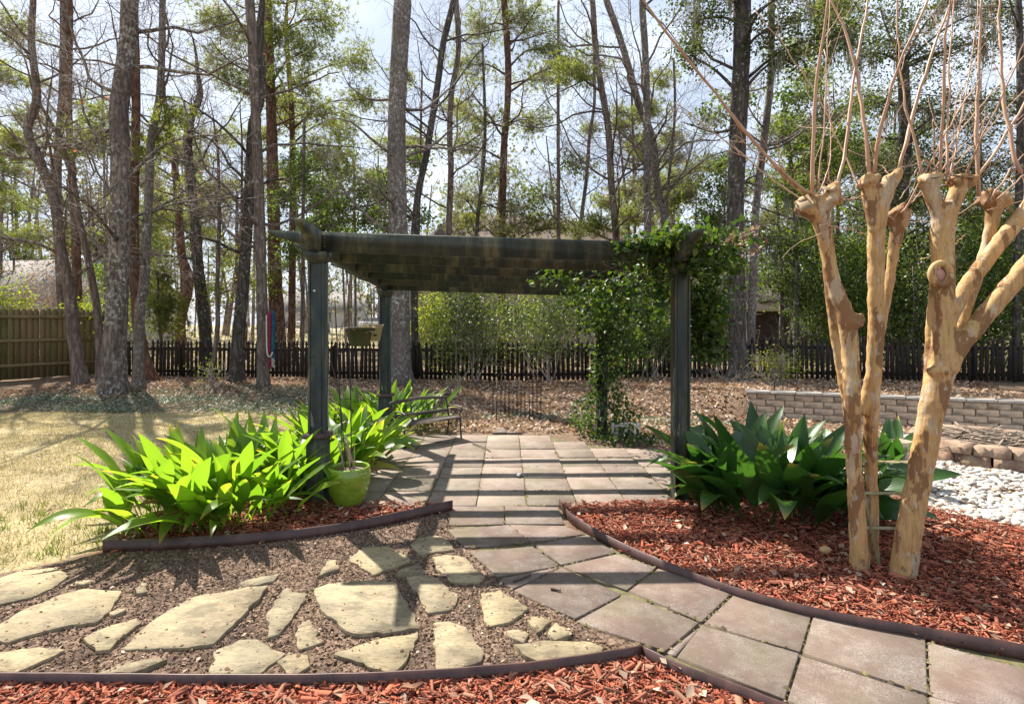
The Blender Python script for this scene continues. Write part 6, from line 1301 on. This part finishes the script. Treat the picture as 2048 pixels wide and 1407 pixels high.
def car(label, x, y, rz, c):
    root = thing('parked_car', label, 'car', (x, y, h1(x, y) + .03), 'cars parked across the street', rz)
    pm_ = simple('car_paint', c, tuple(min(1, v * 1.1) for v in c), 2, .3, 0, spec=.6)
    def cp_(n_, VF, m_, par=root): return obj(n_, make_mesh(n_, *VF), m_, par)
    side = np.array([(-2.2, .35), (2.2, .35), (2.25, .6), (2.15, .85), (1.2, .98), (-2.05, 1.0), (-2.25, .8)]); k = len(side)
    a_ = np.arange(k); b2 = (a_ + 1) % k
    cp_('body', (np.vstack([np.column_stack([side[:, 0], np.full(k, s), side[:, 1]]) for s in (-.88, .88)]), [np.stack([a_, b2, b2 + k, a_ + k], -1)[:, ::-1], a_[None], (a_[::-1] + k)[None]]), pm_)
    V = [(-1.95, s, .99) for s in (-.8, .8)] + [(1.25, s, .97) for s in (-.8, .8)] + [(-1.6, s, 1.52) for s in (-.62, .62)] + [(.45, s, 1.52) for s in (-.62, .62)]
    cab = cp_('cabin', (np.array(V), np.array([[0, 2, 6, 4], [3, 1, 5, 7], [2, 3, 7, 6], [1, 0, 4, 5], [4, 6, 7, 5]])), gl_m)
    cp_('roof_panel', box(-.575, 0, 1.55, 2.15, 1.26, .06), pm_, cab)
    for xx in (-1.35, 1.4):
        for s in (-1, 1):
            w_ = cp_('wheel', xform(lathe([(0, -.1), (.31, -.1), (.33, -.07), (.33, .07), (.31, .1), (0, .1)], 18), (xx, s * .82, .33), (R(90), 0, 0)), tire_m); cp_('rim', xform(lathe([(0, -.112), (.19, -.112), (.2, -.1), (.2, .112), (0, .112)], 14), (xx, s * .82, .33), (R(90), 0, 0)), chrome_m, w_)
    for s in (-.62, .62): cp_('headlight', box(2.23, s, .68, .06, .34, .14), wht_m); cp_('tail_light', box(-2.24, s, .8, .05, .25, .16), simple('red_lamp', (.4, .02, .02), (.45, .03, .03)))
car('silver-white hatchback parked across the street beyond the hanging planters', -20.0, 79.5, R(4), (.62, .63, .64)); car('pale blue-white car parked across the street left of front post', -31.0, 82.0, R(95), (.60, .64, .68)); car('black car parked across the street left of the pale blue-white one', -34.5, 81.0, R(5), (.02, .02, .022))

# ------------------------------------------------------------------ undergrowth and the far wood as masses
n = 9000; px = rng.uniform(-100, 2150, n); y = rng.uniform(18, 34, n); x = (px - CX) * y / F; keep = (rng.uniform(0, 1, n) < np.where((px > 640) & (px < 780), .15, np.where(px < 640, .8, 1.0))); x, y = x[keep], y[keep]; n = len(x)
nz = .5 + .5 * np.sin(x * .9 + 2 * np.sin(y * .35)); z = H(x, y) + rng.gamma(1.6, .28, n) * nz
part('undergrowth', leaves(np.column_stack([x, y, z]), .16), leaf_mat('mixed_undergrowth', [(.16, .13, .07), (.10, .12, .035), (.22, .18, .10), (.14, .17, .04), (.28, .22, .14)], .4, (1.5, 1.4, .8), rough=.6), None); o = bpy.data.objects['undergrowth']; setp(o, 'low brush and brambles on the wood floor beyond the fence', kind='stuff')
m_ = 900; px = rng.uniform(-100, 2150, m_); yb_ = rng.uniform(18, 40, m_); xb_ = (px - CX) * yb_ / F
b0 = np.column_stack([xb_, yb_, H(xb_, yb_)]); hgt = rng.uniform(.8, 3.2, m_)[:, None]; e0 = b0 + np.column_stack([rng.normal(0, .25, (m_, 2)), np.ones(m_)]) * hgt
SB = np.stack([b0, b0 * .5 + e0 * .5 + rng.normal(0, .08, (m_, 3)), e0], 1); SRr = np.broadcast_to([.012, .009, .004], (m_, 3)); B2, R2 = grow(SB, SRr, 4200, .3, 1, .3, 1.1, .65, .1, 3, .25)
o = part('brush_stems', join(tubes(SB, SRr, 4, False), tubes(B2, np.maximum(R2, .004), 3, False)), twig_t); setp(o, 'thin bare saplings and brush stems beyond the fence', kind='stuff')
M_ = 190; yy = np.where(np.arange(M_) % 2, rng.uniform(44, 64, M_), rng.uniform(90, 150, M_)); xx = rng.uniform(-1.05, 1.05, M_) * yy; hh_ = rng.uniform(9, 19, M_)
T0 = np.column_stack([xx, yy, H(xx, yy) - .3]); T1 = T0 + np.column_stack([rng.normal(0, .8, (M_, 2)), np.ones(M_)]) * hh_[:, None] * np.array([.1, .1, 1]); TW = np.stack([T0, (T0 + T1) / 2 + rng.normal(0, .3, (M_, 3)), T1], 1)
B1, R1 = grow(TW, np.broadcast_to([.2, .14, .05], (M_, 3)), 2400, .12, 1, 1.5, 4.5, .75, .2, 4, .25, .5, .06); B2, R2 = grow(B1, R1, 6500, .2, 1, .6, 2, .6, .1, 3, .25)
o = part('distant_wood', join(tubes(TW, np.broadcast_to([.22, .15, .05], (M_, 3)), 6, False), tubes(B1, np.maximum(R1, .03), 3, False), tubes(B2, np.maximum(R2, .018), 3, False)), bark_brown); setp(o, 'far-off bare wood across the street', kind='stuff')
e = B1[:, -1]; n = 42000; c = e[rng.integers(len(e), size=n)] + rng.normal(0, .8, (n, 3)); c[:, 2] = np.maximum(c[:, 2], 1.3)
o = part('distant_foliage', leaves(c, .42), leaf_mat('far_mixed_foliage', [(.07, .10, .035), (.16, .13, .08), (.10, .13, .045), (.20, .17, .11), (.06, .09, .04)], .4, (1.5, 1.5, .8), rough=.6)); setp(o, 'far-off green and brown foliage across the street', kind='stuff')
